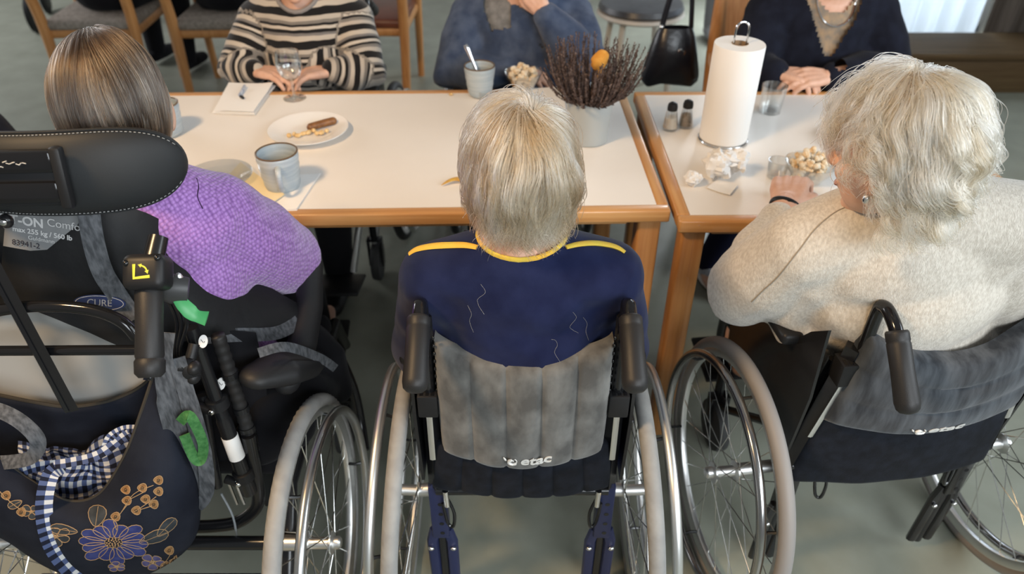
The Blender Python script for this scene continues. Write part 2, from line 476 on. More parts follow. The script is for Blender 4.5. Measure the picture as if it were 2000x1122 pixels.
# ------------------------------------------------------------------ plates and food
def plate(loc, r, m, label, h=0.018, group=None):
    pr = [(0, 0.0), (r * 0.55, 0), (r * 0.60, 0.003), (r * 0.93, h - 0.003), (r, h), (r, h + 0.002), (r * 0.92, h + 0.0005), (r * 0.62, 0.007), (r * 0.5, 0.0045), (0, 0.0045)]
    t = thing('plate', label, 'plate', loc, 0, group)
    MB().lathe(pr, 44).build('dish', m, t)
    return t
plate(on(604, 262), 0.108, PORC, 'white oval rimmed plate with food leftovers')
pc = on(604, 262)
SAUS = mat('browned_sausage', (0.16, 0.065, 0.022), 0.4, col2=(0.27, 0.125, 0.045), scale=70)
BREAD = mat('bread_crumb', (0.62, 0.40, 0.17), 0.8, col2=(0.75, 0.55, 0.30), scale=90, bump=0.4)
o = MB().capsule(smooth_path([pc + Vector((0.004, 0.010, 0.016)), pc + Vector((0.032, 0.030, 0.017)), pc + Vector((0.060, 0.042, 0.020))], 3), 0.0105).build('sausage', SAUS); tag(o, 'brown piece of sausage lying on the white plate', 'sausage')
for i in range(9):
    q = pc + Vector((-0.045 + 0.012 * i, -0.030 + 0.003 * i + random.uniform(-.012, .012), 0.012))
    mb = MB().ell(q, (random.uniform(.006, .013), random.uniform(.005, .009), 0.006), Euler((0, 0, random.uniform(0, 3))).to_matrix(), 9, 6)
    o = mb.build('bread_scrap', BREAD); tag(o, 'torn bread scrap beside the sausage on the white plate', 'bread', 'bread scraps on the plate')
plate(on(428, 352, TZ + 0.006), 0.082, GLASS, 'small clear glass plate on the yellow napkin', 0.014)
qc = on(428, 352, TZ + 0.006)
for i in range(3):
    o = MB().ell(qc + Vector((-0.01 + 0.013 * i, 0.012 * (i % 2), 0.010)), (0.006, 0.004, 0.004), None, 8, 6).build('crumb', BREAD); tag(o, 'light brown crumb on the clear glass plate', 'crumb', 'crumbs on the glass plate')
plate(on(1662, 278), 0.075, PORC, 'small white plate hidden behind the curly haired head')
o = MB().ell(on(881, 184, TZ + 0.003), (0.007, 0.006, 0.004), None, 10, 6).build('crumb', BREAD); tag(o, 'single crumb lying alone near the far table edge', 'crumb')
ob = MB().tube(smooth_path([on(862, 362, TZ + 0.004), on(880, 352, TZ + 0.010), on(897, 350, TZ + 0.010), on(915, 356, TZ + 0.005)], 4), [0.001, 0.004, 0.006, 0.008, 0.004], 8, flat=(0.5, 1.3))
o = ob.build('fruit_peel', mat('dried_orange_peel', (0.50, 0.25, 0.06), 0.6, col2=(0.70, 0.48, 0.08), scale=40)); tag(o, 'scrap of yellow brown fruit peel near the table edge', 'peel')

# ------------------------------------------------------------------ bowls of popcorn
POP = mat('popcorn', (0.80, 0.70, 0.54), 0.75, col2=(0.70, 0.42, 0.16), scale=35, lo=0.5, hi=0.72, bump=0.5, bscale=120)
kern = []
for s in range(4):
    mb = MB(); rs = random.Random(s)
    for i in range(5): mb.ell((rs.uniform(-.006, .006), rs.uniform(-.006, .006), rs.uniform(-.004, .004)), [rs.uniform(.005, .008)] * 3, None, 7, 5)
    kern.append(mb.mesh('popcorn_kernel')); kern[-1].materials.append(POP)
def bowl(loc, r, h, label, n, where, rim=True):
    t = thing('glass_bowl', label, 'bowl', loc)
    pr = [(0, 0), (r * 0.5, 0), (r * 0.58, 0.004), (r * 0.86, h * 0.6), (r, h), (r - 0.002, h + 0.001), (r * 0.84, h * 0.6), (r * 0.54, 0.007), (0, 0.006)]
    MB().lathe(pr, 36).build('bowl_wall', GLASS, t)
    k = 0
    for i in range(n):
        q = i / n; z = 0.012 + (h * 1.08) * q; lim = r * (0.52 + 0.36 * min(1, z / h)) * (1 if q < 0.75 else 0.75)
        a = i * 2.4; d = lim * math.sqrt(random.uniform(0.05, 0.8))
        o = bpy.data.objects.new('popcorn_kernel', kern[i % 4]); COL.objects.link(o)
        o.location = Vector(loc) + Vector((d * math.cos(a), d * math.sin(a), z)); o.rotation_euler = (random.uniform(0, 6), random.uniform(0, 6), 0)
        tag(o, 'popped corn kernel in the glass bowl ' + where, 'popcorn', 'popcorn in the bowl ' + where)
bowl(on(1022, 172), 0.060, 0.052, 'clear glass bowl of popcorn beside the spoon mug', 42, 'beside the spoon mug')
bowl(on(1576, 352), 0.062, 0.050, 'clear glass bowl of popcorn under the cream sleeved hand', 46, 'under the cream sleeved hand')
# small clear glasses
def tumbler(name, loc, r, h, label, taper=0.85):
    pr = [(0, 0), (r * taper, 0), (r, h), (r - 0.002, h), (r * taper - 0.002, 0.008), (0, 0.008)]
    t = thing(name, label, 'glass', loc)
    MB().lathe(pr, 30).build('glass_wall', GLASS, t)
    wz = h * 0.25
    return t
tumbler('drinking_glass', on(1503, 218), 0.036, 0.080, 'clear drinking glass standing beside the paper towel roll')
tumbler('tea_light_holder', on(945, 192), 0.020, 0.024, 'tiny clear glass holder in front of the spoon mug')
tumbler('dessert_glass', on(1515, 345), 0.026, 0.045, 'small clear glass standing beside the popcorn bowl')

# crumpled napkins
def crumple(loc, r, label, seed, zs=0.75):
    mb = MB().ell((0, 0, 0), (1, 1, 1), None, 28, 18)
    A = np.array(mb.v)
    d = vnoise(A * 1.6, seed) * 0.35 + np.abs(vnoise(A * 3.3, seed + 1)) * 0.35 + np.abs(vnoise(A * 6, seed + 2)) * 0.15
    A = A * (0.72 + d)[:, None] * r; A[:, 2] *= zs; A[:, 2] -= A[:, 2].min()
    mb.v = [tuple(a) for a in A]
    o = mb.build('crumpled_napkin', PAPER, angle=25); o.location = loc; tag(o, label, 'napkin', 'crumpled napkins'); return o
crumple(on(1398, 348), 0.040, 'largest crumpled white napkin in front of the paper towel roll', 4, 1.0)
crumple(on(1430, 342), 0.032, 'crumpled white napkin touching the largest crumpled napkin', 14, 1.0)
crumple(on(1352, 360), 0.026, 'small crumpled white napkin nearest the shakers table edge', 24, 0.6)
quad_sheet('paper_scrap', [(1380, 368), (1425, 384), (1440, 366), (1400, 352)], TZ, 1, PAPER, 'flat white paper scrap in front of the crumpled napkins', 'paper', seed=31)

# ------------------------------------------------------------------ shakers
SALT = mat('salt', (0.75, 0.66, 0.55), 0.9); PEPR = mat('ground_pepper', (0.16, 0.105, 0.06), 0.9, col2=(0.28, 0.2, 0.13), scale=200)
def shaker(loc, label, fillm):
    t = thing('shaker', label, 'shaker', loc, 0, 'salt and pepper shakers')
    pr = [(0, 0), (0.021, 0), (0.0225, 0.004), (0.0135, 0.058), (0.0118, 0.058), (0.0205, 0.006), (0, 0.006)]
    MB().lathe(pr, 24).build('glass_body', GLASS, t)
    MB().lathe([(0, 0.0065), (0.0200, 0.0065), (0.0155, 0.036), (0, 0.037)], 20).build('filling', fillm, t)
    MB().lathe([(0, 0.056), (0.0138, 0.056), (0.0140, 0.066), (0.012, 0.074), (0.006, 0.078), (0, 0.0785)], 20).build('cap', BLACKP, t)
shaker(on(1308, 252), 'glass salt shaker with black cap', SALT)
shaker(on(1338, 247), 'glass pepper shaker with black cap', PEPR)

# ------------------------------------------------------------------ paper towel roll on a wire stand
tl = on(1411, 272)
t = thing('towel_holder', 'wire paper towel stand with a looped top', 'holder', tl)
MB().tube([(0.064 * math.cos(a), 0.064 * math.sin(a), 0.003) for a in np.linspace(0, 2 * PI, 40, endpoint=False)], 0.003, 8, closed=True).build('base_ring', CHROME, t)
hp = [(-0.016, 0, 0.003), (-0.016, 0, 0.29)] + [(-0.016 * math.cos(a), 0, 0.297 + 0.016 * math.sin(a)) for a in np.linspace(0.15, PI - 0.15, 9)] + [(0.016, 0, 0.29), (0.016, 0, 0.003)]
MB().tube(hp, 0.0026, 8, up=(0, 1, 0)).build('wire_loop', CHROME, t)
MB().tube([(-0.064, 0, 0.003), (0.064, 0, 0.003)], 0.003, 8).build('cross_wire', CHROME, t)
t = thing('paper_towel_roll', 'tall white roll of paper towel on the wire stand', 'paper roll', tl)
MB().lathe([(0.021, 0.007), (0.0625, 0.007), (0.0635, 0.010), (0.0635, 0.257), (0.0625, 0.260), (0.021, 0.260), (0.021, 0.007)], 48).build('paper', PAPER, t)
MB().lathe([(0.0195, 0.0075), (0.0208, 0.0075), (0.0208, 0.261), (0.0195, 0.261), (0.0195, 0.0075)], 30).build('cardboard_core', mat('cardboard', (0.30, 0.20, 0.12), 0.85), t)

# ------------------------------------------------------------------ heather in a pot
hl = on(1148, 272)
t = thing('potted_heather', 'brown dried heather in a pale grey pot', 'plant', hl)
POTM = mat('pale_grey_glaze', (0.33, 0.345, 0.335), 0.38, col2=(0.38, 0.395, 0.385), scale=5)
MB().lathe([(0, 0), (0.050, 0), (0.053, 0.003), (0.062, 0.118), (0.061, 0.120), (0.058, 0.119), (0.050, 0.012), (0, 0.012)], 44).build('pot', POTM, t)
MB().lathe([(0, 0.10), (0.0578, 0.10), (0.0578, 0.106), (0, 0.106)], 24).build('soil', mat('soil', (0.03, 0.02, 0.012), 0.95), t)
HE1 = mat('dried_heather', (0.060, 0.036, 0.028), 0.85, col2=(0.20, 0.145, 0.125), scale=90)
mb = MB(); rs = random.Random(5)
for i in range(190):
    a = i * 2.39996; q = math.sqrt((i + .5) / 190); r0 = 0.050 * q
    ln = rs.uniform(0.62, 1.12) * (0.158 - 0.030 * q * q)
    spread = 0.03 + 0.098 * q
    b = Vector((r0 * math.cos(a), r0 * math.sin(a), 0.105))
    tip = Vector((math.cos(a) * spread * 1.05 + rs.uniform(-.015, .015), math.sin(a) * spread * 1.05 + rs.uniform(-.015, .015), 0.10 + ln))
    mid = b * 0.5 + tip * 0.5 + Vector((-math.cos(a) * 0.02 * q + math.cos(a) * 0.03, math.sin(a) * 0.015, 0.012 - 0.02 * q))
    pth = smooth_path([b, mid, tip], 4)
    mb.tube(pth, [0.0012, 0.0011, 0.0006], 4, cap=False)
    for k in range(52):
        s = 0.15 + 0.85 * k / 52; f = s * (len(pth) - 1); i0 = min(int(f), len(pth) - 2); p = pth[i0].lerp(pth[i0 + 1], f - i0)
        tg = (pth[i0 + 1] - pth[i0]).normalized()
        d = Vector((rs.uniform(-1, 1), rs.uniform(-1, 1), rs.uniform(-.3, .8))); d = (d - tg * d.dot(tg)).normalized()
        sz = 0.0105 * (1 - 0.55 * s) * rs.uniform(.7, 1.3)
        e = (d + tg * 1.2).normalized(); w = tg.cross(d) * 0.0021
        mb.add([p, p + e * sz * .5 + w, p + e * sz, p + e * sz * .5 - w], [(0, 1, 2, 3)])
o = mb.build('heather_sprigs', HE1, t, smooth=False); o['kind'] = 'stuff'
oc = aty(1172, 118, hl.y - 0.045) - hl
mb = MB().ell(oc, (0.021, 0.017, 0.028), Euler((0.2, 0.25, 0)).to_matrix(), 16, 12)
A = np.array(mb.v); A = A + (A - np.array(oc)) * (0.12 * vnoise(A * 60, 3))[:, None]; mb.v = [tuple(a) for a in A]
mb.capsule([oc + Vector((0, 0, -.02)), oc + Vector((-0.004, 0.01, -.06))], [0.008, 0.002])
mb.build('orange_ornament', mat('ochre_felt', (0.52, 0.22, 0.035), 0.85, col2=(0.62, 0.30, 0.06), scale=60, bump=0.4), t)
# ------------------------------------------------------------------ wheels
from mathutils.bvhtree import BVHTree
SPOKE = mat('steel_spoke', (0.62, 0.62, 0.60), 0.25, 1.0)
NAVYM = mat('navy_painted_metal', (0.018, 0.024, 0.075), 0.35, spec=0.5)
def RX(a): return Matrix.Rotation(a, 4, 'X')
def RY(a): return Matrix.Rotation(a, 4, 'Y')
def RZ(a): return Matrix.Rotation(a, 4, 'Z')
AX = RY(PI / 2)      # lathe axis z -> x

def ring_lathe(prof, n=96):
    """closed (r, x) loop spun about x"""
    mb = MB(); vs = []; fs = []; m = len(prof)
    for k in range(n):
        a = 2 * PI * k / n
        for (r, x) in prof: vs.append((x, r * math.cos(a), r * math.sin(a)))
    for k in range(n):
        l = (k + 1) % n
        for i in range(m):
            j = (i + 1) % m
            fs.append((k * m + i, k * m + j, l * m + j, l * m + i))
    return mb.add(vs, fs)
_wheel = {}
def wheel_meshes(R, tread):
    key = (R, tread)
    if key in _wheel: return _wheel[key]
    d = {}
    rt = 0.0155
    n = 180 if tread else 96
    mb = MB(); vs = []; fs = []; m = 14
    for k in range(n):
        a = 2 * PI * k / n
        for i in range(m):
            b = 2 * PI * i / m
            rr = rt
            if tread and i in (1, 2, 12, 13): rr += (0.0009 if (k + i) % 2 else -0.0007)
            vs.append((rr * math.sin(b), (R - rt + rr * math.cos(b)) * math.cos(a), (R - rt + rr * math.cos(b)) * math.sin(a)))
    for k in range(n):
        l = (k + 1) % n
        for i in range(m):
            j = (i + 1) % m; fs.append((k * m + i, k * m + j, l * m + j, l * m + i))
    d['tire'] = mb.add(vs, fs).mesh('wheel', angle=0)
    r0 = R - 0.028
    d['rim'] = ring_lathe([(r0, -0.011), (r0 + 0.004, -0.012), (r0 - 0.004, -0.012), (r0 - 0.016, -0.006), (r0 - 0.018, 0), (r0 - 0.016, 0.006), (r0 - 0.004, 0.012), (r0 + 0.004, 0.012), (r0, 0.011)]).mesh('rim')
    hr = MB(); RH = R - 0.036
    hr.tube([(0.040, RH * math.cos(a), RH * math.sin(a)) for a in np.linspace(0, 2 * PI, 96, endpoint=False)], 0.0098, 12, closed=True, up=(1, 0, 0))
    d['hand'] = hr.mesh('hand_rim')
    st = MB()
    st.tube([(0.006, 0, R - 0.044), (0.022, 0, R - 0.046), (0.036, 0, R - 0.040)], 0.0035, 6); d['tab'] = st.mesh('rim_bracket')
    hb = MB().lathe([(0, -0.035), (0.010, -0.035), (0.011, -0.028), (0.024, -0.027), (0.024, -0.024), (0.012, -0.020), (0.012, 0.020), (0.024, 0.024), (0.024, 0.027), (0.013, 0.029), (0.013, 0.040), (0.009, 0.044), (0, 0.044)], 20, AX)
    d['hub'] = hb.mesh('hub')
    sp = MB().tube([(0, 0, 0), (0, 0, 1)], 0.0012, 5); d['spoke'] = sp.mesh('spoke')
    _wheel[key] = d
    return d

def wheel(parent, loc, side, camber, R=0.30, tread=True, tire=TIRE, rimm=ALU, hand=ALU, nspk=28, spin=0.0, tabs=6):
    d = wheel_meshes(R, tread)
    def mk(name, me, m, p):
        o = bpy.data.objects.new(name, me.copy() if me.materials and me.materials[0] != m else me); COL.objects.link(o)
        o.data.materials.clear(); o.data.materials.append(m); o.parent = p; return o
    w = mk('wheel', d['tire'], tire, parent)
    w.location = loc
    w.rotation_euler = (Matrix.Rotation(-side * camber, 4, 'Y') @ (RZ(PI) if side < 0 else Matrix.Identity(4))).to_euler()
    w.rotation_euler = (w.rotation_euler.to_matrix().to_4x4() @ RX(spin)).to_euler()
    mk('rim', d['rim'], rimm, w); mk('hand_rim', d['hand'], hand, w); mk('hub', d['hub'], ALU, w)
    for k in range(tabs):
        o = mk('rim_bracket', d['tab'], BLACKM, w); o.rotation_euler = (2 * PI * k / tabs, 0, 0)
    for k in range(nspk):
        fl = 1 if k % 2 else -1; tw = 1 if (k // 2) % 2 else -1
        a = 2 * PI * k / nspk; b = a + tw * 0.95
        p0 = Vector((fl * 0.0255, 0.022 * math.cos(b), 0.022 * math.sin(b))); p1 = Vector((fl * 0.003, (R - 0.045) * math.cos(a), (R - 0.045) * math.sin(a)))
        o = mk('spoke', d['spoke'], SPOKE, w)
        o.location = p0; o.rotation_euler = (p1 - p0).to_track_quat('Z', 'Y').to_euler(); o.scale = (1, 1, (p1 - p0).length)
    return w

def caster(parent, loc, r=0.075):
    c = MB().lathe([(0, -0.016), (r - 0.012, -0.016), (r - 0.003, -0.014), (r, -0.006), (r, 0.006), (r - 0.003, 0.014), (r - 0.012, 0.016), (0, 0.016)], 30, AX)
    o = c.build('caster_wheel', mat('caster_rubber', (0.05, 0.05, 0.05), 0.6), parent); o.location = loc
    f = MB()
    for s in (-1, 1): f.box((s * 0.024, 0.012, 0.045), (0.006, 0.03, 0.11), bev=0.002)
    f.box((0, 0.012, 0.098), (0.054, 0.032, 0.008), bev=0.002); f.lathe([(0, 0.10), (0.013, 0.10), (0.013, 0.17), (0, 0.17)], 14, Matrix.Translation((0, 0.02, 0)))
    f.build('fork', BLACKM, o)

# ------------------------------------------------------------------ etac style manual wheelchair
SHAPES = {}
def back_sheet(z0, z1, w0, w1, y, bow, chan, nch, sag0, sag1, horiz=0, thick=0.028, nu=61, nv=31, y1=None, edge_up=0.0):
    y1 = y if y1 is None else y1
    def f(u, v, off=0.0):
        hw = w0 + (w1 - w0) * v
        z = z0 + (z1 - z0) * v - sag0 * (1 - v) * (1 - u * u) - sag1 * v * (1 - u * u)
        b = 0.0
        if nch:
            q = (u + 1) / 2 * nch; b = abs(math.sin(PI * q)) ** 0.35
        if horiz:
            q = v * horiz + 0.10 * (1 - u * u); b = abs(math.sin(PI * q)) ** 0.35
        e = min(1, (1 - abs(u)) / 0.05) * min(1, v / 0.05) * min(1, (1 - v) / 0.05)
        yy = y + (y1 - y) * v - bow * (1 - u * u) - chan * b - 0.010 * e ** 0.5 - 0.008 * math.sin(PI * v) - off
        yy += 0.0025 * float(vnoise(np.array([u * 3.1 + z0 * 9, v * 3.0, 2.0]), 5))
        return Vector((u * hw, yy, z))
    G = [[f(-1 + 2 * i / (nu - 1), j / (nv - 1)) for j in range(nv)] for i in range(nu)]
    return MB().sheet(G, thick, thick_dir=(0, -1, 0)), f

def velour(name, c1, c2, streak):
    return mat(name, c1, 0.85, col2=c2, scale=26, detail=6, stretch=streak, spec=0.2, sheen=0.25, bump=0.35, bscale=60, bdist=0.003, lo=0.36, hi=0.68)

def logo(parent, M, f, u, v, size, m):
    """embroidered word with a swirl before it, laid on the sheet f"""
    bv = BVHTree.FromPolygons([v.co[:] for v in parent.data.vertices], [p.vertices[:] for p in parent.data.polygons])
    def warp(p, off=0.0012):
        q = f(u + p.x / 0.16, v - p.y / 0.28)
        ys = []
        for dx in (-0.014, -0.009, -0.004, 0.0, 0.004, 0.009, 0.014):
            l, n, i, d = bv.ray_cast(Vector((q.x + dx, q.y - 0.2, q.z)), Vector((0, 1, 0)))
            if l is not None: ys.append(l.y)
        l = Vector((q.x, min(ys) if ys else q.y, q.z))
        return M @ (l + Vector((0, -off - p.z, 0)))
    t = text('etac_logo', 'etac', size, None, m, parent, 0.0006, 0.12, 0.0009, warp=lambda p: warp(p + Vector((size * 0.42, 0, 0))))
    mb = MB(); c = Vector((-size * 0.86, 0.03 * size, 0))
    pts = [warp(c + Vector((size * 0.29 * (0.35 + 0.65 * k / 16) * math.cos(0.6 + k * 0.42), size * 0.29 * (0.35 + 0.65 * k / 16) * math.sin(0.6 + k * 0.42), 0)), 0.0032) for k in range(17)]
    mb.tube(pts, [0.0014] * 3 + [0.0030] * 10 + [0.0010] * 4, 6)
    pts = [warp(c + Vector((-size * (0.30 + 0.05 * k), size * (0.05 + 0.09 * k), 0)), 0.0032) for k in range(4)]
    mb.tube(pts, [0.0008, 0.0020, 0.0016, 0.0006], 6)
    o = mb.build('swirl_emblem', m, parent, True)

def wheelchair(label, loc, yaw, cfg):
    t = thing('wheelchair', label, 'wheelchair', loc, yaw, 'manual wheelchairs at the table')
    W = basis(t)
    fm = cfg['frame']; hw = cfg['hw']; ww = cfg['ww']
    for s in (-1, 1):
        wheel(t, (s * ww, 0, 0.30), s, cfg['camber'], tread=cfg['tread'], tire=cfg['tire'], hand=cfg['hand'], rimm=cfg['rimm'], spin=0.1 + 0.2 * s)
        MB().tube([(s * (ww - 0.022), 0, 0.30), (s * 0.165, 0, 0.302)], 0.015, 16).build('axle_sleeve', ALU, t)
    MB().tube([(-0.17, 0, 0.302), (0.17, 0, 0.302)], 0.012, 12).build('axle_tube', BLACKM, t)
    for s in (-1, 1):
        x0, x1 = cfg['post0'] * s, hw * s
        yb = cfg.get('yb', -0.072); yt = cfg.get('yt', -0.066)
        # flat black back post with a slot
        post = MB()
        P0, P1 = Vector((x0, yb + 0.01, 0.40)), Vector((x1, yt, 0.835)); ptop = cfg.get('ptop', 1.0)
        ax = (P1 - P0).normalized()
        post.tube([P0, P0.lerp(P1, ptop)], 0.017, 4, up=(1, 0, 0), flat=(0.9, 1.1), power=2)
        post.tube([P0 + Vector((s * 0.004, 0.03, -.02)), P0.lerp(P1, 0.62) + Vector((s * 0.004, 0.022, 0))], 0.010, 8)
        post.build('back_post', BLACKM, t, angle=30)
        if cfg.get('beads'):
            for k in range(9):
                q = P0.lerp(P1, 0.60 + 0.04 * k) + Vector((-s * 0.017, -0.016, 0))
                MB().ell(q, (0.0025, 0.003, 0.004), None, 8, 6).build('stud', GLOSSB, t)
        # push handle: upright tube, bend, grip
        zt = cfg['zt']; dy, dz = cfg['gdir']
        b0 = Vector((x1, yt - 0.008, 0.62)); b1 = Vector((x1, yt - 0.004, zt - 0.035)); ga = cfg.get('ga', 0.038); g0 = Vector((x1, yt - ga, zt - 0.008 - 0.3 * (ga - 0.038)))
        path = smooth_path([b0, b1, Vector((x1, yt - 0.010 - 0.25 * (ga - 0.038), zt - 0.006 + 0.2 * (ga - 0.038))), g0 + Vector((0, 0.008, 0.004)), g0 + Vector((0, dy * 0.2, dz * 0.2))], 6)
        hd = MB().tube(path, 0.0115, 14, up=(1, 0, 0)).build('push_handle', GLOSSB, t)
        g1 = g0 + Vector((0, dy, dz)); d = (g1 - g0)
        gp = [g0, g0 + d * 0.02, g0 + d * 0.04, g0 + d * 0.12, g0 + d * 0.14, g0 + d * 0.16, g0 + d * 0.5, g0 + d * 0.86, g0 + d * 0.94, g0 + d * 0.98, g1]
        MB().tube(gp, [0.0165, 0.0185, 0.019, 0.019, 0.0182, 0.0192, 0.0188, 0.0205, 0.0185, 0.0135, 0.004], 20, up=(1, 0, 0)).build('grip', RUBBERB, hd)
        # height clamp with thumb knob
        zc = cfg['zc']; q = P0.lerp(P1, (zc - 0.40) / 0.435); cx = q.x
        cl = MB(); cl.box((cx, q.y - 0.010, zc), (0.036, 0.040, 0.052), bev=0.003)
        c_ = cl.build('clamp', BLACKP, t)
        for k in (-1, 0, 1): MB().box((cx + k * 0.010, q.y - 0.019, zc + 0.0255), (0.006, 0.014, 0.002)).build('slot', GLOSSB, c_)
        kn = MB(); kx = cx - s * 0.030
        kn.tube([(cx - s * 0.016, q.y - 0.014, zc - 0.004), (kx, q.y - 0.014, zc - 0.004)], 0.004, 10)
        kb = kn.build('screw', CHROME, t)
        k2 = MB()
        k2.lathe([(0, -0.006), (0.010, -0.006), (0.012, -0.003), (0.012, 0.004), (0.009, 0.007), (0, 0.008)], 16, Matrix.Translation((kx - s * 0.004, q.y - 0.014, zc - 0.004)) @ AX)
        for k in range(5):
            a = 2 * PI * k / 5; k2.ell((kx - s * 0.004, q.y - 0.014 + 0.011 * math.cos(a), zc - 0.004 + 0.011 * math.sin(a)), (0.006, 0.0045, 0.0045), None, 10, 6)
        k2.build('thumb_knob', BLACKP, kb)
        # scale strip below the clamp
        q2 = P0.lerp(P1, (zc - 0.075 - 0.40) / 0.435)
        MB().tube([q + Vector((0, -0.020, -0.028)), P0.lerp(P1, 0.22) + Vector((0, -0.020, 0))], 0.006, 4, up=(1, 0, 0), flat=(0.9, 0.25)).build('scale_strip', ALU, t)
        # arm rest and clothes guard
        ar = cfg['arm']
        MB().box((s * ar, 0.13, 0.672), (0.045, 0.26, 0.028), bev=0.011, seg=3).build('armrest_pad', BLACKP, t)
        gd = [(-0.07, 0.42), (0.26, 0.42), (0.28, 0.50), (0.24, 0.655), (0.02, 0.655), (-0.03, 0.72), (-0.075, 0.76), (-0.085, 0.60)]
        MB().prism(gd, 0.006, axes((0, 1, 0), (0, 0, 1), loc=(s * (ar - 0.012) - 0.003, 0, 0))).build('clothes_guard', BLACKM, t)
        # seat rail and front
        MB().tube(smooth_path([(s * cfg['post0'], yb, 0.40), (s * 0.185, 0.10, 0.405), (s * 0.185, 0.36, 0.41), (s * 0.175, 0.43, 0.36), (s * 0.13, 0.50, 0.14)], 5), 0.012, 12).build('side_frame', fm, t)
        MB().tube([(s * 0.185, 0.02, 0.40), (s * 0.182, 0.30, 0.17), (s * 0.182, 0.36, 0.17)], 0.011, 10).build('lower_frame', fm, t)
        caster(t, (s * 0.182, 0.335, 0.075))
        MB().box((s * 0.09, 0.55, 0.12), (0.15, 0.16, 0.012), rot=Matrix.Rotation(0.2, 3, 'X'), bev=0.004).build('footplate', BLACKP, t)
        # lower bracket: drilled plate, fork end, bolts
        px_ = cfg['plate'] * s
        pl = MB().box((px_, -0.058, 0.315), (0.036, 0.030, 0.17), bev=0.004).build('axle_plate', fm, t)
        for k in range(4):
            MB().tube([(px_ + 0.004, -0.0735, 0.25 + 0.032 * k), (px_ + 0.004, -0.0722, 0.25 + 0.032 * k)], 0.005, 12).build('hole', GLOSSB, pl)
        fk = MB()
        for k in (-1, 1): fk.tube([(px_ + k * 0.012, -0.058, 0.245), (px_ + k * 0.021, -0.058, 0.205), (px_ + k * 0.020, -0.052, 0.04)], 0.008, 8, flat=(1.2, 1.6), up=(0, 1, 0))
        fk.build('fork_leg', fm, t)
        MB().tube([(px_, -0.050, 0.225), (px_, -0.045, 0.03)], 0.013, 12).build('anti_tip_bar', BLACKM, t)
        for k in (-1, 1): MB().ell((px_ + k * 0.024, -0.070, 0.190), (0.007, 0.005, 0.005), None, 10, 6).build('bolt', CHROME, t)
        MB().tube([(s * 0.152, -0.085, 0.405), (s * 0.150, -0.090, 0.365)], 0.006, 10).build('quick_pin', CHROME, t)
        MB().tube(smooth_path([(s * 0.150, -0.085, 0.385), (s * 0.137, -0.092, 0.345), (s * 0.140, -0.095, 0.305), (s * 0.152, -0.090, 0.31), (s * 0.160, -0.080, 0.36)], 5), 0.0035, 8).build('cable_loop', GLOSSB, t)
    MB().tube([(-cfg['post0'], -0.075, 0.395), (cfg['post0'], -0.075, 0.395)], 0.010, 12).build('rear_cross_bar', BLACKM, t)
    MB().box((0, 0.14, 0.395), (0.36, 0.40, 0.055), bev=0.018, seg=3).build('seat_cushion', BLKCLOTH, t)
    # upholstery
    lo_, _ = back_sheet(*cfg['low'])
    lo_.build('lower_backrest', cfg['lowm'], t)
    up_, f = back_sheet(*cfg['up'])
    cover = up_.build('backrest_cover', cfg['upm'], t, angle=60)
    logo(cover, W, f, cfg['logo'][0], cfg['logo'][1], cfg['logo'][2], cfg['logom'])
    return t
GREYV = velour('grey_brown_velour', (0.070, 0.067, 0.062), (0.165, 0.160, 0.148), (1, 1, 0.6))
BLUEV = velour('blue_grey_plush', (0.016, 0.019, 0.024), (0.078, 0.087, 0.098), (1.6, 1, 0.35))
BLACKU = mat('black_upholstery', (0.006, 0.007, 0.010), 0.8, spec=0.15, sheen=0.03, col2=(0.010, 0.012, 0.018), scale=40, bump=0.2, bscale=300)
SILVER = mat('silver_thread', (0.78, 0.76, 0.72), 0.45, 0.2, bump=0.4, bscale=900)
chairB = wheelchair('wheelchair with brown grey channelled back cover and navy frame', (0.020, 1.016, 0), 0.0, dict(
    frame=NAVYM, hw=0.168, ww=0.246, camber=rad(3.5), tread=True, tire=TIRE, hand=ALU, rimm=ALU, post0=0.172, zt=0.872, gdir=(-0.108, -0.062), zc=0.648, arm=0.208, plate=0.171, beads=True,
    low=(0.535, 0.405, 0.166, 0.183, -0.062, 0.024, 0.006, 6, 0.0, 0.008), lowm=BLACKU,
    up=(0.785, 0.520, 0.152, 0.152, -0.072, 0.030, 0.007, 5, 0.026, 0.018), upm=GREYV, logo=(0.06, 0.855, 0.036), logom=SILVER))
chairC = wheelchair('wheelchair with blue grey plush back cover under the cream sweater', (0.785, 1.105, 0), rad(7), dict(
    frame=BLACKM, hw=0.166, ww=0.318, camber=rad(2), tread=False, tire=mat('smooth_grey_tyre', (0.25, 0.23, 0.215), 0.55), hand=mat('steel_hand_rim', (0.42, 0.41, 0.40), 0.2, 1.0), rimm=ALU, post0=0.222, ptop=0.74, zt=0.828, ga=0.062, gdir=(-0.095, -0.100), zc=0.672, arm=0.245, plate=0.20, yt=-0.085, yb=-0.075,
    low=(0.56, 0.352, 0.200, 0.226, -0.075, 0.026, 0.004, 0, 0.0, 0.004), lowm=BLACKU,
    up=(0.770, 0.545, 0.172, 0.196, -0.090, 0.034, 0.008, 0, 0.060, 0.022, 3), upm=BLUEV, logo=(0.02, 0.86, 0.036), logom=SILVER))
# ------------------------------------------------------------------ people: shapes
from mathutils.bvhtree import BVHTree
def face_to(yaw=0.0, pitch=0.0, roll=0.0):
    """head frame: y = face direction. yaw left +, pitch up +"""
    return (Matrix.Rotation(yaw, 3, 'Z') @ Matrix.Rotation(pitch, 3, 'X') @ Matrix.Rotation(roll, 3, 'Y'))
SC = Vector((0, -0.006, 0.018)); SD = Vector((0.075, 0.096, 0.104))     # scalp ellipsoid in the head frame

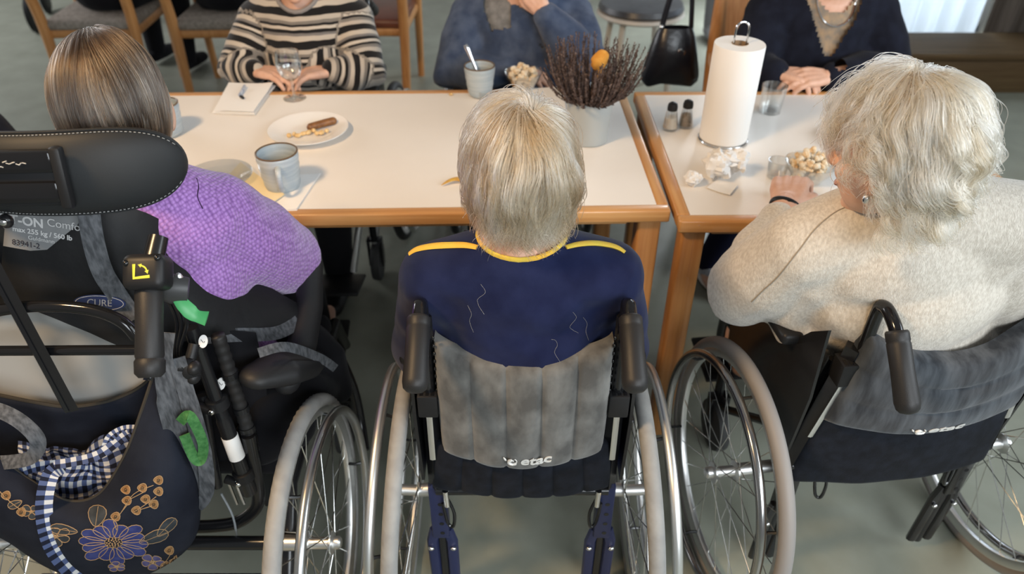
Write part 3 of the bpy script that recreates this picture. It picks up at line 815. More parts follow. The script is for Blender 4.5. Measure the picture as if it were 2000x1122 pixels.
def head_shapes(mb, c, R):
    c = Vector(c)
    def W(p): return c + R @ Vector(p)
    def E(p, r, rot=None): mb.ell(W(p), r, R @ rot if rot is not None else R, 20, 14)
    E((0, -0.006, 0.020), (0.071, 0.091, 0.098))
    E((0, 0.020, -0.010), (0.064, 0.068, 0.085))
    E((0, 0.040, -0.052), (0.050, 0.048, 0.056))
    E((0, 0.066, -0.094), (0.022, 0.020, 0.020))
    for s in (-1, 1):
        E((s * 0.034, 0.060, -0.028), (0.022, 0.022, 0.022))
        E((s * 0.028, 0.078, 0.028), (0.022, 0.010, 0.008))
        E((s * 0.029, 0.076, 0.019), (0.017, 0.013, 0.007)); E((s * 0.029, 0.075, 0.000), (0.016, 0.012, 0.006))
        ear = Matrix.Rotation(s * -0.35, 3, 'Z')
        E((s * 0.078, -0.006, -0.012), (0.007, 0.019, 0.030), ear)
        E((s * 0.076, 0.002, -0.038), (0.007, 0.009, 0.010), ear)
    mb.capsule([W((0, 0.086, 0.016)), W((0, 0.100, -0.008)), W((0, 0.104, -0.024))], [0.008, 0.010, 0.013], 10)
    for s in (-1, 1): E((s * 0.011, 0.094, -0.028), (0.008, 0.009, 0.007))
    E((0, 0.087, -0.056), (0.022, 0.008, 0.005)); E((0, 0.085, -0.066), (0.019, 0.008, 0.006))

def hand_shapes(mb, wrist, d, up, side, curl=(0.5, 0.7, 0.5), spread=0.10, s=1.0, thumb=(0.5, 0.3), finger_curl=None):
    """d = towards the fingers, up = back of the hand, side=+1 puts the thumb on d x up side"""
    d = Vector(d).normalized(); up = Vector(up); up = (up - d * up.dot(d)).normalized(); x = d.cross(up) * side
    w = Vector(wrist)
    def W(a, b, c): return w + (x * a + d * b + up * c) * s
    mb.capsule([W(0, -0.05, 0), W(0, -0.015, 0), W(0, 0.01, 0)], [0.027 * s, 0.025 * s, 0.025 * s], 14, flat=(0.75, 1.1), up=up)
    for a in (-0.026, -0.009, 0.009, 0.025):
        mb.capsule([W(a * 0.5, 0.006, 0), W(a * 0.9, 0.05, 0.002), W(a, 0.084 - abs(a) * 0.25, 0.002)], [0.015 * s, 0.014 * s, 0.0115 * s], 12)
    L = [(0.034, 0.024, 0.019), (0.040, 0.027, 0.021), (0.037, 0.025, 0.020), (0.029, 0.019, 0.017)]
    for i, a in enumerate((0.027, 0.009, -0.009, -0.026)):
        p = W(a, 0.082 - abs(a) * 0.25 + (0.003 if i in (1, 2) else 0), 0.002)
        an = 0.0; sp_ = spread * (1.2, 0.35, -0.45, -1.3)[i]
        pts = [p]; cc = finger_curl[i] if finger_curl else curl
        for j in range(3):
            an += cc[j]
            f = (d * math.cos(sp_) + x * math.sin(sp_)).normalized()
            v = f * math.cos(an) - up * math.sin(an)
            p = p + v * L[i][j] * s; pts.append(p)
        mb.capsule(pts, [0.0098 * s, 0.0090 * s, 0.0082 * s, 0.0066 * s], 12)
    o, inn = thumb
    b = W(0.020, 0.014, -0.006); m1 = W(0.020 + 0.030 * math.sin(o) + 0.006, 0.018 + 0.034 * math.cos(o), -0.010 - 0.012 * inn)
    m2 = m1 + (d * math.cos(o - 0.5) + x * math.sin(o - 0.5) * 0.8 - up * inn).normalized() * 0.030 * s
    m3 = m2 + (d * math.cos(o - 0.9) + x * math.sin(o - 0.9) * 0.5 - up * inn * 1.3).normalized() * 0.024 * s
    mb.capsule([b, m1, m2, m3], [0.015 * s, 0.0125 * s, 0.0102 * s, 0.0078 * s], 12)

def spine_rot(a, b, yaw):
    z = (Vector(b) - Vector(a)).normalized(); x = Vector((math.cos(yaw), math.sin(yaw), 0)); y = z.cross(x).normalized(); x = y.cross(z)
    return Matrix((x, y, z)).transposed()

def torso(mb, J, inf=0.0, wide=1.0, deep=1.0):
    pv, nk = Vector(J['pelvis']), Vector(J['neck']); yaw = J.get('yaw', 0.0)
    R = spine_rot(pv, nk, yaw); L = (nk - pv).length
    bend = Vector(J.get('bend', (0, 0, 0)))
    def S(q): return pv.lerp(nk, q) + bend * math.sin(PI * q)
    for q, r in ((0.06, (0.165, 0.125, 0.11)), (0.32, (0.150, 0.120, 0.13)), (0.60, (0.152, 0.112, 0.14)), (0.80, (0.140, 0.092, 0.10))):
        mb.ell(S(q), ((r[0] * wide + inf), (r[1] * deep + inf), r[2] * L / 0.48 + inf), R, 22, 14)
    sl, sr = Vector(J['shL']), Vector(J['shR'])
    mid = S(0.90)
    mb.capsule([sl, sl.lerp(mid, 0.55) + Vector((0, 0, 0.012)), mid + Vector((0, 0, 0.018)), sr.lerp(mid, 0.55) + Vector((0, 0, 0.012)), sr], [0.055 + inf, 0.062 + inf, 0.064 + inf, 0.062 + inf, 0.055 + inf], 16)
    for s_ in (sl, sr): mb.capsule([s_, S(0.55)], [0.05 + inf, 0.08 + inf], 14)

def arm(mb, sh, el, wr, inf=0.0, end=1.0, r=(0.050, 0.043, 0.040, 0.027), puff=0.0, sag=0.0):
    sh, el, wr = Vector(sh), Vector(el), Vector(wr)
    w2 = el.lerp(wr, end)
    pts = [sh, sh.lerp(el, 0.5) + Vector((0, 0, -sag)), el, el.lerp(w2, 0.45) + Vector((0, 0, -sag)), w2]
    mb.capsule(pts, [r[0] + inf, (r[0] + r[1]) / 2 + inf + puff, r[1] + inf + puff * 0.8, r[2] + inf + puff * 0.6, r[3] + inf * 0.8], 18)

def legs(mb, J, inf=0.0, foot=True):
    pv = Vector(J['pelvis']); yaw = J.get('yaw', 0.0); x = Vector((math.cos(yaw), math.sin(yaw), 0)); y = Vector((-x.y, x.x, 0))
    for s, k in ((-1, 'L'), (1, 'R')):
        hip = pv + x * s * 0.085 + Vector((0, 0, -0.01)); kn = Vector(J['kn' + k]); an = Vector(J['an' + k])
        mb.capsule([hip, hip.lerp(kn, 0.5), kn], [0.085 + inf, 0.074 + inf, 0.054 + inf], 16)
        mb.capsule([kn, kn.lerp(an, 0.35), an], [0.052 + inf, 0.050 + inf, 0.034 + inf], 16)
        if foot:
            f = an + Vector((0, 0, -0.04)); mb.capsule([f - y * 0.03, f + y * 0.06, f + y * 0.13], [0.032, 0.034, 0.026], 14, flat=(0.8, 1.15))

def shoe_mesh(an, yaw, L=0.25, h=0.075):
    """low shoe around the ankle point"""
    y = Vector((-math.sin(yaw), math.cos(yaw), 0)); a = Vector(an); g = Vector((a.x, a.y, a.z - 0.045))
    up = MB(); up.capsule([g - y * 0.035 + Vector((0, 0, 0.012)), g + y * 0.05 + Vector((0, 0, 0.012)), g + y * (L - 0.10) + Vector((0, 0, 0.0))], [0.040, 0.045, 0.034], 16, flat=(0.9, 1.05), up=(0, 0, 1))
    up.capsule([a + Vector((0, 0, -0.02)), a + Vector((0, 0, 0.025))], [0.044, 0.042], 16)
    me = voxel(up, 0.008, 3)
    return me, g, y

def folds(me, amp, freq=(7, 7, 13), seed=0, centers=(), camp=0.006, cr=0.09, cfreq=55):
    co = coords(me); n = normals(me)
    d = amp * (vnoise(co * np.array(freq), seed) + 0.5 * vnoise(co * np.array(freq) * 2.1 + 5, seed + 1))
    for (c, ax) in centers:
        c = np.array(c); ax = np.array(Vector(ax).normalized()); rel = co - c
        dist = np.linalg.norm(rel, axis=1); w = np.clip(1 - dist / cr, 0, 1)
        ph = rel @ ax * cfreq + 2.2 * vnoise(co * 14, seed + 7)
        d = d + camp * w * np.sin(ph)
    setco(me, co + n * d[:, None])

def cut(me, test):
    """drop faces whose centre satisfies test(Nx3)->bool; returns ordered border loops"""
    bm = bmesh.new(); bm.from_mesh(me)
    C = np.array([f.calc_center_median()[:] for f in bm.faces]); k = test(C)
    bmesh.ops.delete(bm, geom=[f for f, q in zip(list(bm.faces), k) if q], context='FACES')
    loose = [v for v in bm.verts if not v.link_faces]; bmesh.ops.delete(bm, geom=loose, context='VERTS')
    edges = {e for e in bm.edges if len(e.link_faces) == 1}; loops = []
    while edges:
        e = edges.pop(); lp = [e.verts[0], e.verts[1]]
        while True:
            nx = [q for q in lp[-1].link_edges if q in edges]
            if not nx: break
            edges.discard(nx[0]); lp.append(nx[0].other_vert(lp[-1]))
        loops.append([v.co.copy() for v in lp])
    bm.to_mesh(me); bm.free()
    me.polygons.foreach_set('use_smooth', [True] * len(me.polygons))
    loops.sort(key=len, reverse=True)
    return loops

def cast_px(me, pts, off=0.001, yg=1.0):
    """points of a garment seen at photo pixels"""
    bv = BVHTree.FromPolygons([v.co[:] for v in me.vertices], [p.vertices[:] for p in me.polygons]); out = []; o = Vector((0, 0, CAM_H))
    for (a, b) in pts:
        d = (aty(a, b, 1.0) - o).normalized(); l, n, i, dist = bv.ray_cast(o, d)
        if l is None: l, n, i, dist = bv.find_nearest(aty(a, b, yg))
        if n.dot(d) > 0: n = -n
        out.append(l + n * off)
    return out

def relax(path, it=6):
    P = [Vector(p) for p in path]; n = len(P)
    for _ in range(it): P = [(P[i - 1] + P[i] * 2 + P[(i + 1) % n]) / 4 for i in range(n)]
    return P

def person(label, J, clothes, hands, head=True, vox=0.009, face=True, skin=SKIN):
    """the continuous body is the top-level mesh; clothing and hair are its children"""
    b = MB(); torso(b, J, 0); arm(b, J['shL'], J['elL'], J['wrL']); arm(b, J['shR'], J['elR'], J['wrR']); legs(b, J)
    nk, hd = Vector(J['neck']), Vector(J['head'])
    R = J['headR']
    b.capsule([nk + Vector((0, 0, -0.03)), nk.lerp(hd, 0.5) , hd + R @ Vector((0, -0.015, -0.03))], [0.062, 0.050, 0.050], 16)
    ms = [voxel(b, vox, 6)]
    if head:
        h = MB(); head_shapes(h, hd, R); h.capsule([nk, nk.lerp(hd, 0.5), hd + R @ Vector((0, -0.012, -0.05))], [0.055, 0.049, 0.050], 16)
        ms.append(voxel(h, 0.0045, 4))
    for hs in hands:
        h = MB(); hand_shapes(h, **hs); ms.append(voxel(h, 0.0034, 2))
    me = join_mesh(ms, 'person')
    o = obj('person', me, skin); tag(o, label, 'person', J.get('group'))
    if head and face:
        for s in (-1, 1):
            MB().ell(hd + R @ Vector((s * 0.029, 0.077, 0.010)), (0.0118, 0.0118, 0.0118), R, 14, 10).build('eye', EYEM, o)
            MB().ell(hd + R @ Vector((s * 0.029, 0.0868, 0.009)), (0.0055, 0.003, 0.0055), R, 12, 8).build('iris', IRISM, o)
        MB().ell(hd + R @ Vector((0, 0.0885, -0.060)), (0.0215, 0.0085, 0.0075), R, 16, 8).build('lips', LIPM, o)
    return o
EYEM = mat('eye', (0.42, 0.39, 0.36), 0.3)
IRISM = mat('iris', (0.03, 0.035, 0.04), 0.2)
LIPM = mat('lips', (0.40, 0.16, 0.13), 0.5)

# ------------------------------------------------------------------ hair
def hair_mat(name, cols, rough=0.32):
    m = bpy.data.materials.new(name); m.use_nodes = True; nt = m.node_tree; N = nt.nodes; L = nt.links
    N.clear(); out = N.new('ShaderNodeOutputMaterial'); h = N.new('ShaderNodeBsdfHairPrincipled'); h.parametrization = 'COLOR'
    info = N.new('ShaderNodeAttribute'); info.attribute_name = 'tone'; rp = N.new('ShaderNodeValToRGB')
    while len(rp.color_ramp.elements) < len(cols): rp.color_ramp.elements.new(0.5)
    for i, c in enumerate(cols):
        rp.color_ramp.elements[i].position = i / (len(cols) - 1); rp.color_ramp.elements[i].color = (*c, 1)
    L.new(info.outputs['Fac'], rp.inputs['Fac']); L.new(rp.outputs['Color'], h.inputs['Color'])
    h.inputs['Roughness'].default_value = rough; h.inputs['Radial Roughness'].default_value = 0.45
    L.new(h.outputs[0], out.inputs['Surface'])
    return m

def fib(n):
    i = np.arange(n) + 0.5; ph = np.arccos(1 - 2 * i / n); th = PI * (1 + 5 ** 0.5) * i
    return np.stack([np.sin(ph) * np.cos(th), np.sin(ph) * np.sin(th), np.cos(ph)], 1)

def grow(roots, K, step, flow, lift, grav, lens, seed, free_z=-0.055, noise=0.3, nfreq=22.0, min_out=0.002, inward=0.0):
    """roots Nx3 in the head frame (relative to SC); returns N x K x 3"""
    D = np.array(SD); p = roots.copy(); N = len(p); out = [p.copy()]
    for k in range(1, K):
        n = p / D ** 2; n /= np.linalg.norm(n, axis=1, keepdims=True)
        t = flow(p, k / (K - 1), n)
        t = t + noise * np.stack([vnoise(p * nfreq + 3.1 * j + 17, seed + j) for j in range(3)], 1)
        low = np.clip((free_z - p[:, 2]) / 0.03, 0, 1)[:, None]
        tt = t - n * np.sum(t * n, 1, keepdims=True)
        t = tt * (1 - low) + (grav * (1.0) + 0.35 * tt - inward * n) * low
        t /= np.linalg.norm(t, axis=1, keepdims=True) + 1e-9
        p = p + t * (step * lens)[:, None]
        e = np.linalg.norm(p / D, axis=1)
        tgt = 1 + (min_out + lift(k / (K - 1))) / 0.09
        want = np.maximum(e, tgt) if k < 2 else e + (tgt - e) * np.where(low[:, 0] > 0.5, np.where(e < tgt, 0.6, 0.0), 0.7)
        p = p * (want / e)[:, None]
        out.append(p.copy())
    return np.stack(out, 1)

def hair_object(name, parent, P, M, m, r0, r1, tone):
    """P N x K x 3 in the head frame -> hair curves"""
    N, K = P.shape[:2]
    A = np.array(M.to_3x3()); W = P.reshape(-1, 3) @ A.T + np.array(M.translation)
    cv = bpy.data.hair_curves.new(name); cv.add_curves([K] * N)
    cv.attributes['position'].data.foreach_set('vector', W.astype(np.float32).ravel())
    ra = cv.attributes.get('radius') or cv.attributes.new('radius', 'FLOAT', 'POINT')
    ra.data.foreach_set('value', np.tile(np.linspace(r0, r1, K), N).astype(np.float32))
    ta = cv.attributes.new('tone', 'FLOAT', 'CURVE'); ta.data.foreach_set('value', tone.astype(np.float32))
    cv.materials.append(m)
    o = bpy.data.objects.new(name, cv); COL.objects.link(o); o.parent = parent
    return o

def clump(P, ng, amt, seed, keep=0.0):
    """pull strands towards ng guide strands, more at the tips"""
    N, K = P.shape[:2]; r = np.random.default_rng(seed); g = r.choice(N, ng, replace=False)
    R = P[:, 0]; idx = np.empty(N, int)
    for a in range(0, N, 2000):
        idx[a:a + 2000] = np.argmin(((R[a:a + 2000, None] - R[g][None]) ** 2).sum(2), 1)
    w = (np.linspace(0, 1, K) ** 0.8 * amt)[None, :, None] * (1 - keep * r.random((N, 1, 1)))
    return P * (1 - w) + P[g[idx]] * w, idx

def scalp(parent, hd, R, m, mask, grow_=1.012, name='hair'):
    """hair mass under the strands"""
    mb = MB(); D = fib_grid(40, 28); V = []; 
    n, mm = 40, 28
    vs = []; fs = []
    for i in range(mm + 1):
        ph = PI * i / mm
        for k in range(n):
            th = 2 * PI * k / n; vs.append((math.sin(ph) * math.cos(th), math.sin(ph) * math.sin(th), math.cos(ph)))
    A = np.array(vs); keep = mask(A)
    for i in range(mm):
        for k in range(n):
            l = (k + 1) % n; q = (i * n + k, (i + 1) * n + k, (i + 1) * n + l, i * n + l)
            if all(keep[j] for j in q): fs.append(q)
    W = [Vector(hd) + R @ (SC + Vector((a[0] * SD.x, a[1] * SD.y, a[2] * SD.z)) * grow_) for a in A]
    mb.add(W, fs)
    me = mb.mesh(name, angle=0); bm = bmesh.new(); bm.from_mesh(me); bmesh.ops.remove_doubles(bm, verts=bm.verts, dist=1e-5)
    bmesh.ops.delete(bm, geom=[v for v in bm.verts if not v.link_faces], context='VERTS'); bm.to_mesh(me); bm.free()
    return obj(name, me, m, parent)
def fib_grid(a, b): return None
def hairline(d):
    x, y, z = d[:, 0], d[:, 1], d[:, 2]
    face = (y > 0.12) & (z < 0.42 + 0.25 * (1 - np.abs(x)) + 0.1) & (y > 0.12 + 0.5 * np.maximum(0, z - 0.1) * 0)
    face = (y > 0.30 - 0.25 * np.maximum(0, np.abs(x) - 0.6)) & (z < 0.60)
    ear = (np.abs(x) > 0.72) & (y > -0.25) & (z < -0.02)
    nape = z < -0.62
    return ~(face | ear | nape)
# ------------------------------------------------------------------ person in the navy sweater (middle)
def hairset(parent, hd, R, N, style, m, capm, r0=0.00052, r1=0.00025, fly=None):
    d = fib(int(N * 1.75)); d = d[hairline(d)]
    D = np.array(SD); roots = d * D
    grav = np.array(R.inverted() @ Vector((0, 0, -1)))
    cap = scalp(parent, hd, R, capm, hairline)
    P, idx = style(roots, d, grav); rt = np.random.default_rng(77)
    tone = np.clip(0.55 * rt.random(idx.max() + 1)[idx] + 0.45 * rt.random(len(idx)), 0, 1)
    M = R.to_4x4(); M.translation = Vector(hd) + R @ SC
    s = hair_object('hair_strands', cap, P, M, m, r0, r1, tone); s['kind'] = 'stuff'
    return s

def style_bob(roots, d, grav):
    rg = np.random.default_rng(3); N = len(roots); K = 20
    cr = np.array([0.012, -0.040, 0.098])
    def flow(p, q, n):
        a = p - cr; a /= np.linalg.norm(a, axis=1, keepdims=True) + 1e-6
        # little whorl near the crown, part to the sides
        dist = np.linalg.norm(p - cr, axis=1, keepdims=True)
        sw = np.cross(np.tile(np.array([0, 0, 1.0]), (len(p), 1)), a) * np.exp(-dist / 0.035) * 0.9
        return a * np.exp(-dist / 0.09) * 1.4 + sw + grav * 1.0 + np.array([0, 0, 0])
    # strand length: reach the nape line
    ang = np.arccos(np.clip(d[:, 2], -1, 1)); L = np.clip(0.212 - 0.090 * (ang - 0.3), 0.060, 0.24)
    L = L * rg.uniform(0.86, 1.08, N); L = np.where(d[:, 1] > 0.2, L * 0.8, L)
    lv = np.clip(0.5 + 0.75 * vnoise(roots * 55, 2) + 0.25 * rg.normal(size=N), 0, 1.2)
    lift = lambda q: (0.002 + 0.019 * lv) * np.sin(PI * min(0.85, q * 1.1 + 0.08)) + 0.003 * lv
    P = grow(roots, K, 1.0 / (K - 1), flow, lift, grav, L, 31, free_z=-0.045, noise=0.30, nfreq=16, inward=0.10)
    P, idx = clump(P, 170, 0.62, 5, keep=0.7)
    P, _i2 = clump(P, 900, 0.6, 9, keep=0.6)
    w = np.linspace(0, 1, K)[None, :, None] ** 1.5
    P = P + w * 0.0075 * rg.normal(size=(N, 1, 3))
    ph = (idx % 17) / 17 * 6.28
    t = np.linspace(0, 1, K)[None, :]
    P[..., 0] += 0.0075 * np.sin(ph[:, None] + t * 7) * t
    return P, idx

J = dict(pelvis=(0.02, 1.075, 0.50), neck=(0.015, 1.015, 0.915), shL=(-0.128, 1.020, 0.862), shR=(0.160, 1.020, 0.862),
         elL=(-0.172, 1.070, 0.655), elR=(0.206, 1.070, 0.655), wrL=(-0.10, 1.27, 0.60), wrR=(0.14, 1.27, 0.60), bend=(0, -0.010, 0),
         knL=(-0.08, 1.50, 0.53), knR=(0.12, 1.50, 0.53), anL=(-0.08, 1.54, 0.20), anR=(0.12, 1.54, 0.20),
         head=(0.012, 1.045, 1.036), headR=face_to(rad(14), rad(-15), rad(2)))
hands = [dict(wrist=J['wrL'], d=(0.4, 1, -0.2), up=(0.2, 0, 1), side=1), dict(wrist=J['wrR'], d=(-0.4, 1, -0.2), up=(-0.2, 0, 1), side=-1)]
pB = person('person in navy sweater with yellow neckline trim and blond grey bob', J, None, hands)
NAVY = mat('navy_knit', (0.0065, 0.0095, 0.036), 0.92, spec=0.12, col2=(0.012, 0.017, 0.055), scale=18, detail=6, sheen=0.10, bump=0.35, bscale=700, bdist=0.001)
YEL = mat('yellow_trim', (0.72, 0.40, 0.045), 0.75, col2=(0.62, 0.47, 0.06), scale=20, bump=0.4, bscale=400)
sw = MB(); torso(sw, J, 0.012, 0.98, 1.0)
arm(sw, J['shL'], J['elL'], J['wrL'], 0.014, 0.93, puff=0.004); arm(sw, J['shR'], J['elR'], J['wrR'], 0.014, 0.93, puff=0.004)
me = voxel(sw, 0.0065, 7)
folds(me, 0.0030, (5, 5, 12), 3, [(J['elL'], (0, 0.3, 1)), (J['elR'], (0, 0.3, 1)), ((0.02, 0.96, 0.76), (0.25, 0, 1)), ((-0.12, 0.97, 0.80), (0.5, 0, 1)), ((0.15, 0.97, 0.80), (-0.5, 0, 1))], 0.0035, 0.13, 95)
nkc = np.array([0.015, 1.018, 0.985])
loops = cut(me, lambda C: (((C - nkc) / np.array([0.088, 0.085, 0.062])) ** 2).sum(1) < 1)
swo = obj('sweater', me, NAVY, pB)
rim = relax(loops[0], 10)[::3]
MB().tube(rim, 0.0042, 8, closed=True, flat=(1.2, 0.8)).build('neck_trim', YEL, swo)
def lay(me, pts, off=0.002):
    bv = BVHTree.FromPolygons([v.co[:] for v in me.vertices], [p.vertices[:] for p in me.polygons])
    out = []
    for p in pts:
        l, n, i, dd = bv.find_nearest(Vector(p)); out.append(l + n * off)
    return out
# shoulder seam piping from the neckline out to each shoulder
for pts in ([(800, 497), (815, 488), (845, 482), (880, 480), (910, 480), (932, 484)], [(1105, 484), (1130, 478), (1160, 476), (1190, 480), (1208, 486), (1220, 494)]):
    P_ = smooth_path(cast_px(me, pts, 0.001, 1.01), 4)
    MB().tube(P_, [0.004, 0.0055, 0.006, 0.0055, 0.004], 8, flat=(0.6, 1.3)).build('shoulder_trim', YEL, swo)
tr = MB(); legs(tr, J, 0.014, False); tr.ell(J['pelvis'], (0.172, 0.14, 0.11))
DKTROU = mat('dark_trousers', (0.012, 0.012, 0.016), 0.9, spec=0.15, sheen=0.03)
obj('trousers', voxel(tr, 0.010, 4), DKTROU, pB)
BLONDE = hair_mat('blond_grey_hair', [(0.085, 0.050, 0.025), (0.28, 0.195, 0.115), (0.52, 0.43, 0.32), (0.74, 0.68, 0.58)], 0.30)
BLCAP = mat('blond_hair_mass', (0.16, 0.11, 0.07), 0.7, col2=(0.26, 0.20, 0.14), scale=60, stretch=(6, 6, 1))
hairset(pB, J['head'], J['headR'], 11000, style_bob, BLONDE, BLCAP)
for k in range(5):      # stray hairs fallen on the sweater
    c = Vector((0.02 + (-0.09, -0.07, 0.04, 0.075, 0.10)[k], 0.95, (0.86, 0.90, 0.80, 0.85, 0.83)[k]))
    pts = lay(me, smooth_path([c, c + Vector((0.008, 0, -0.015)), c + Vector((0.004 * (-1) ** k, 0, -0.03)), c + Vector((0.012, 0, -0.05))], 5), 0.0012)
    MB().tube(pts, 0.00017, 4).build('fallen_hair', mat('pale_hair', (0.40, 0.38, 0.34), 0.5), swo)
# ------------------------------------------------------------------ person in the cream sweater (right table)
def style_curly(roots, d, grav):
    rg = np.random.default_rng(8); N = len(roots); K = 24
    cr = np.array([0.0, -0.005, 0.104])
    def flow(p, q, n):
        a = p - cr; dist = np.linalg.norm(a, axis=1, keepdims=True); a = a / (dist + 1e-6)
        sw = np.cross(np.tile(np.array([0, 0, 1.0]), (len(p), 1)), a) * np.exp(-dist / 0.05) * 0.5
        return a * np.exp(-dist / 0.10) * 1.5 + sw + grav * 0.9
    ang = np.arccos(np.clip(d[:, 2], -1, 1)); L = np.clip(0.200 - 0.070 * (ang - 0.3), 0.080, 0.21) * rg.uniform(0.8, 1.1, N); L = np.where((d[:, 1] > -0.05) & (d[:, 0] < 0.1), L * 0.55, L)
    lv = np.clip(0.5 + 0.75 * vnoise(roots * 55, 2) + 0.25 * rg.normal(size=N), 0, 1.2)
    lift = lambda q: (0.003 + 0.019 * lv) * np.sin(PI * min(0.75, q * 1.0 + 0.10)) + 0.004
    P = grow(roots, K, 1.0 / (K - 1), flow, lift, grav, L, 71, free_z=-0.060, noise=0.55, nfreq=24, inward=-0.1)
    P, idx = clump(P, 150, 0.80, 5, keep=0.5)
    gr = np.random.default_rng(1); G = idx.max() + 1
    ph = gr.uniform(0, 6.28, G)[idx][:, None]; om = gr.uniform(8, 15, G)[idx][:, None]; am = gr.uniform(0.007, 0.014, G)[idx][:, None]
    t = np.linspace(0, 1, K)[None, :]; low = np.clip(1.05 - 0.9 * d[:, 2], 0.22, 1.25)[:, None]
    n = P / np.array(SD) ** 2; n /= np.linalg.norm(n, axis=2, keepdims=True)
    tg = np.gradient(P, axis=1); tg /= np.linalg.norm(tg, axis=2, keepdims=True) + 1e-9; b = np.cross(n, tg)
    w = (am * low * np.minimum(1, t * 2.2))
    P = P + b * (w * np.sin(ph + om * t))[..., None] + n * (0.8 * w * (1 + np.cos(ph + om * t)))[..., None]
    P = P + (t ** 1.3)[..., None] * 0.0045 * rg.normal(size=(N, 1, 3))
    fl = rg.random(N) < 0.012       # flyaway hairs
    P[fl] += (t ** 1.2)[..., None] * (n[fl] * 0.045 * rg.random((fl.sum(), 1, 1)))
    return P, idx
J = dict(pelvis=(0.80, 1.19, 0.50), neck=(0.655, 1.085, 0.965), shL=(0.525, 1.10, 0.875), shR=(0.850, 1.06, 0.945), yaw=rad(4),
         elL=(0.472, 1.215, 0.690), elR=(0.945, 1.150, 0.680), wrL=(0.600, 1.405, 0.782), wrR=(0.87, 1.34, 0.60), bend=(0.02, -0.005, 0),
         knL=(0.66, 1.55, 0.53), knR=(0.88, 1.55, 0.53), anL=(0.66, 1.58, 0.20), anR=(0.88, 1.58, 0.20),
         head=(0.602, 1.045, 1.083), headR=face_to(rad(40), rad(-12), rad(0)))
hands = [dict(wrist=J['wrL'], d=(0.42, 1, 0.12), up=(-0.25, -0.12, 1), side=1, curl=(0.60, 0.85, 0.5), spread=0.14, s=1.14, thumb=(0.55, 0.5)),
         dict(wrist=J['wrR'], d=(-0.4, 1, -0.2), up=(-0.2, 0, 1), side=-1)]
pC = person('person in cream knitted sweater with curly white hair', J, None, hands)
CREAM = mat('cream_knit', (0.50, 0.445, 0.375), 0.95, col2=(0.64, 0.585, 0.505), scale=160, detail=3, spec=0.2, sheen=0.3, bump=0.75, bscale=330, bdist=0.0018, stretch=(1.4, 1, 0.7))
sw = MB(); torso(sw, J, 0.022, 1.12, 1.06)
arm(sw, J['shL'], J['elL'], J['wrL'], 0.018, 0.80, puff=0.014, sag=0.006, r=(0.056, 0.048, 0.040, 0.028)); arm(sw, J['shR'], J['elR'], J['wrR'], 0.020, 0.92, puff=0.012)
sw.capsule([Vector(J['shL']) + Vector((0.03, 0, -0.06)), (0.56, 1.16, 0.72), (0.62, 1.16, 0.62)], [0.06, 0.075, 0.07], 16)     # loose fabric under the arm
me = voxel(sw, 0.0065, 7)
folds(me, 0.0035, (5, 5, 8), 13, [(J['elL'], (0.2, 0.7, 0.8)), ((0.53, 1.30, 0.735), (0.4, 1, 0.4)), ((0.60, 1.04, 0.74), (1, -0.4, 1.4)), ((0.55, 1.10, 0.66), (0.4, 0, 1))], 0.0055, 0.13, 70)
nkc = np.array([0.645, 1.06, 1.03])
loops = cut(me, lambda C: (((C - nkc) / np.array([0.078, 0.078, 0.055])) ** 2).sum(1) < 1)
swo = obj('sweater', me, CREAM, pC)
MB().tube(relax(loops[0], 10)[::3], 0.006, 8, closed=True).build('neck_rib', CREAM, swo)
# sleeve seam running from the shoulder to the underarm
MB().tube(cast_px(me, [(p.x, p.y) for p in smooth_path([(1690, 396, 0), (1640, 410, 0), (1595, 445, 0), (1560, 490, 0), (1520, 540, 0), (1490, 568, 0), (1468, 590, 0)], 8)], 0.0004, 1.1), 0.0011, 6).build('sleeve_seam', mat('darker_seam_yarn', (0.30, 0.25, 0.19), 0.95), swo)  # seam yarn in a darker tone than the knit
tr = MB(); legs(tr, J, 0.014, False); tr.ell(J['pelvis'], (0.175, 0.15, 0.11))
obj('trousers', voxel(tr, 0.010, 4), DKTROU, pC)
wr, el = Vector(J['wrL']), Vector(J['elL']); ax = (wr - el).normalized(); u1 = ax.cross(Vector((0, 0, 1))).normalized(); u2 = u1.cross(ax)
MB().tube([wr + ax * -0.006 + u1 * 0.031 * math.cos(a) + u2 * 0.024 * math.sin(a) for a in np.linspace(0, 2 * PI, 28, endpoint=False)], 0.0055, 10, closed=True, up=ax, flat=(1.3, 0.6)).build('bracelet', BLACKP, pC)
hdv, hR = Vector(J['head']), J['headR']
MB().ell(hdv + hR @ Vector((-0.083, 0.004, -0.048)), (0.006, 0.006, 0.008), None, 12, 8).build('earring', CHROME, pC)
WHITEH = hair_mat('white_curly_hair', [(0.16, 0.105, 0.055), (0.42, 0.32, 0.21), (0.66, 0.57, 0.45), (0.82, 0.76, 0.67)], 0.30)
WHCAP = mat('white_hair_mass', (0.24, 0.17, 0.11), 0.7, col2=(0.36, 0.28, 0.20), scale=60)
hairset(pC, J['head'], J['headR'], 11000, style_curly, WHITEH, WHCAP)

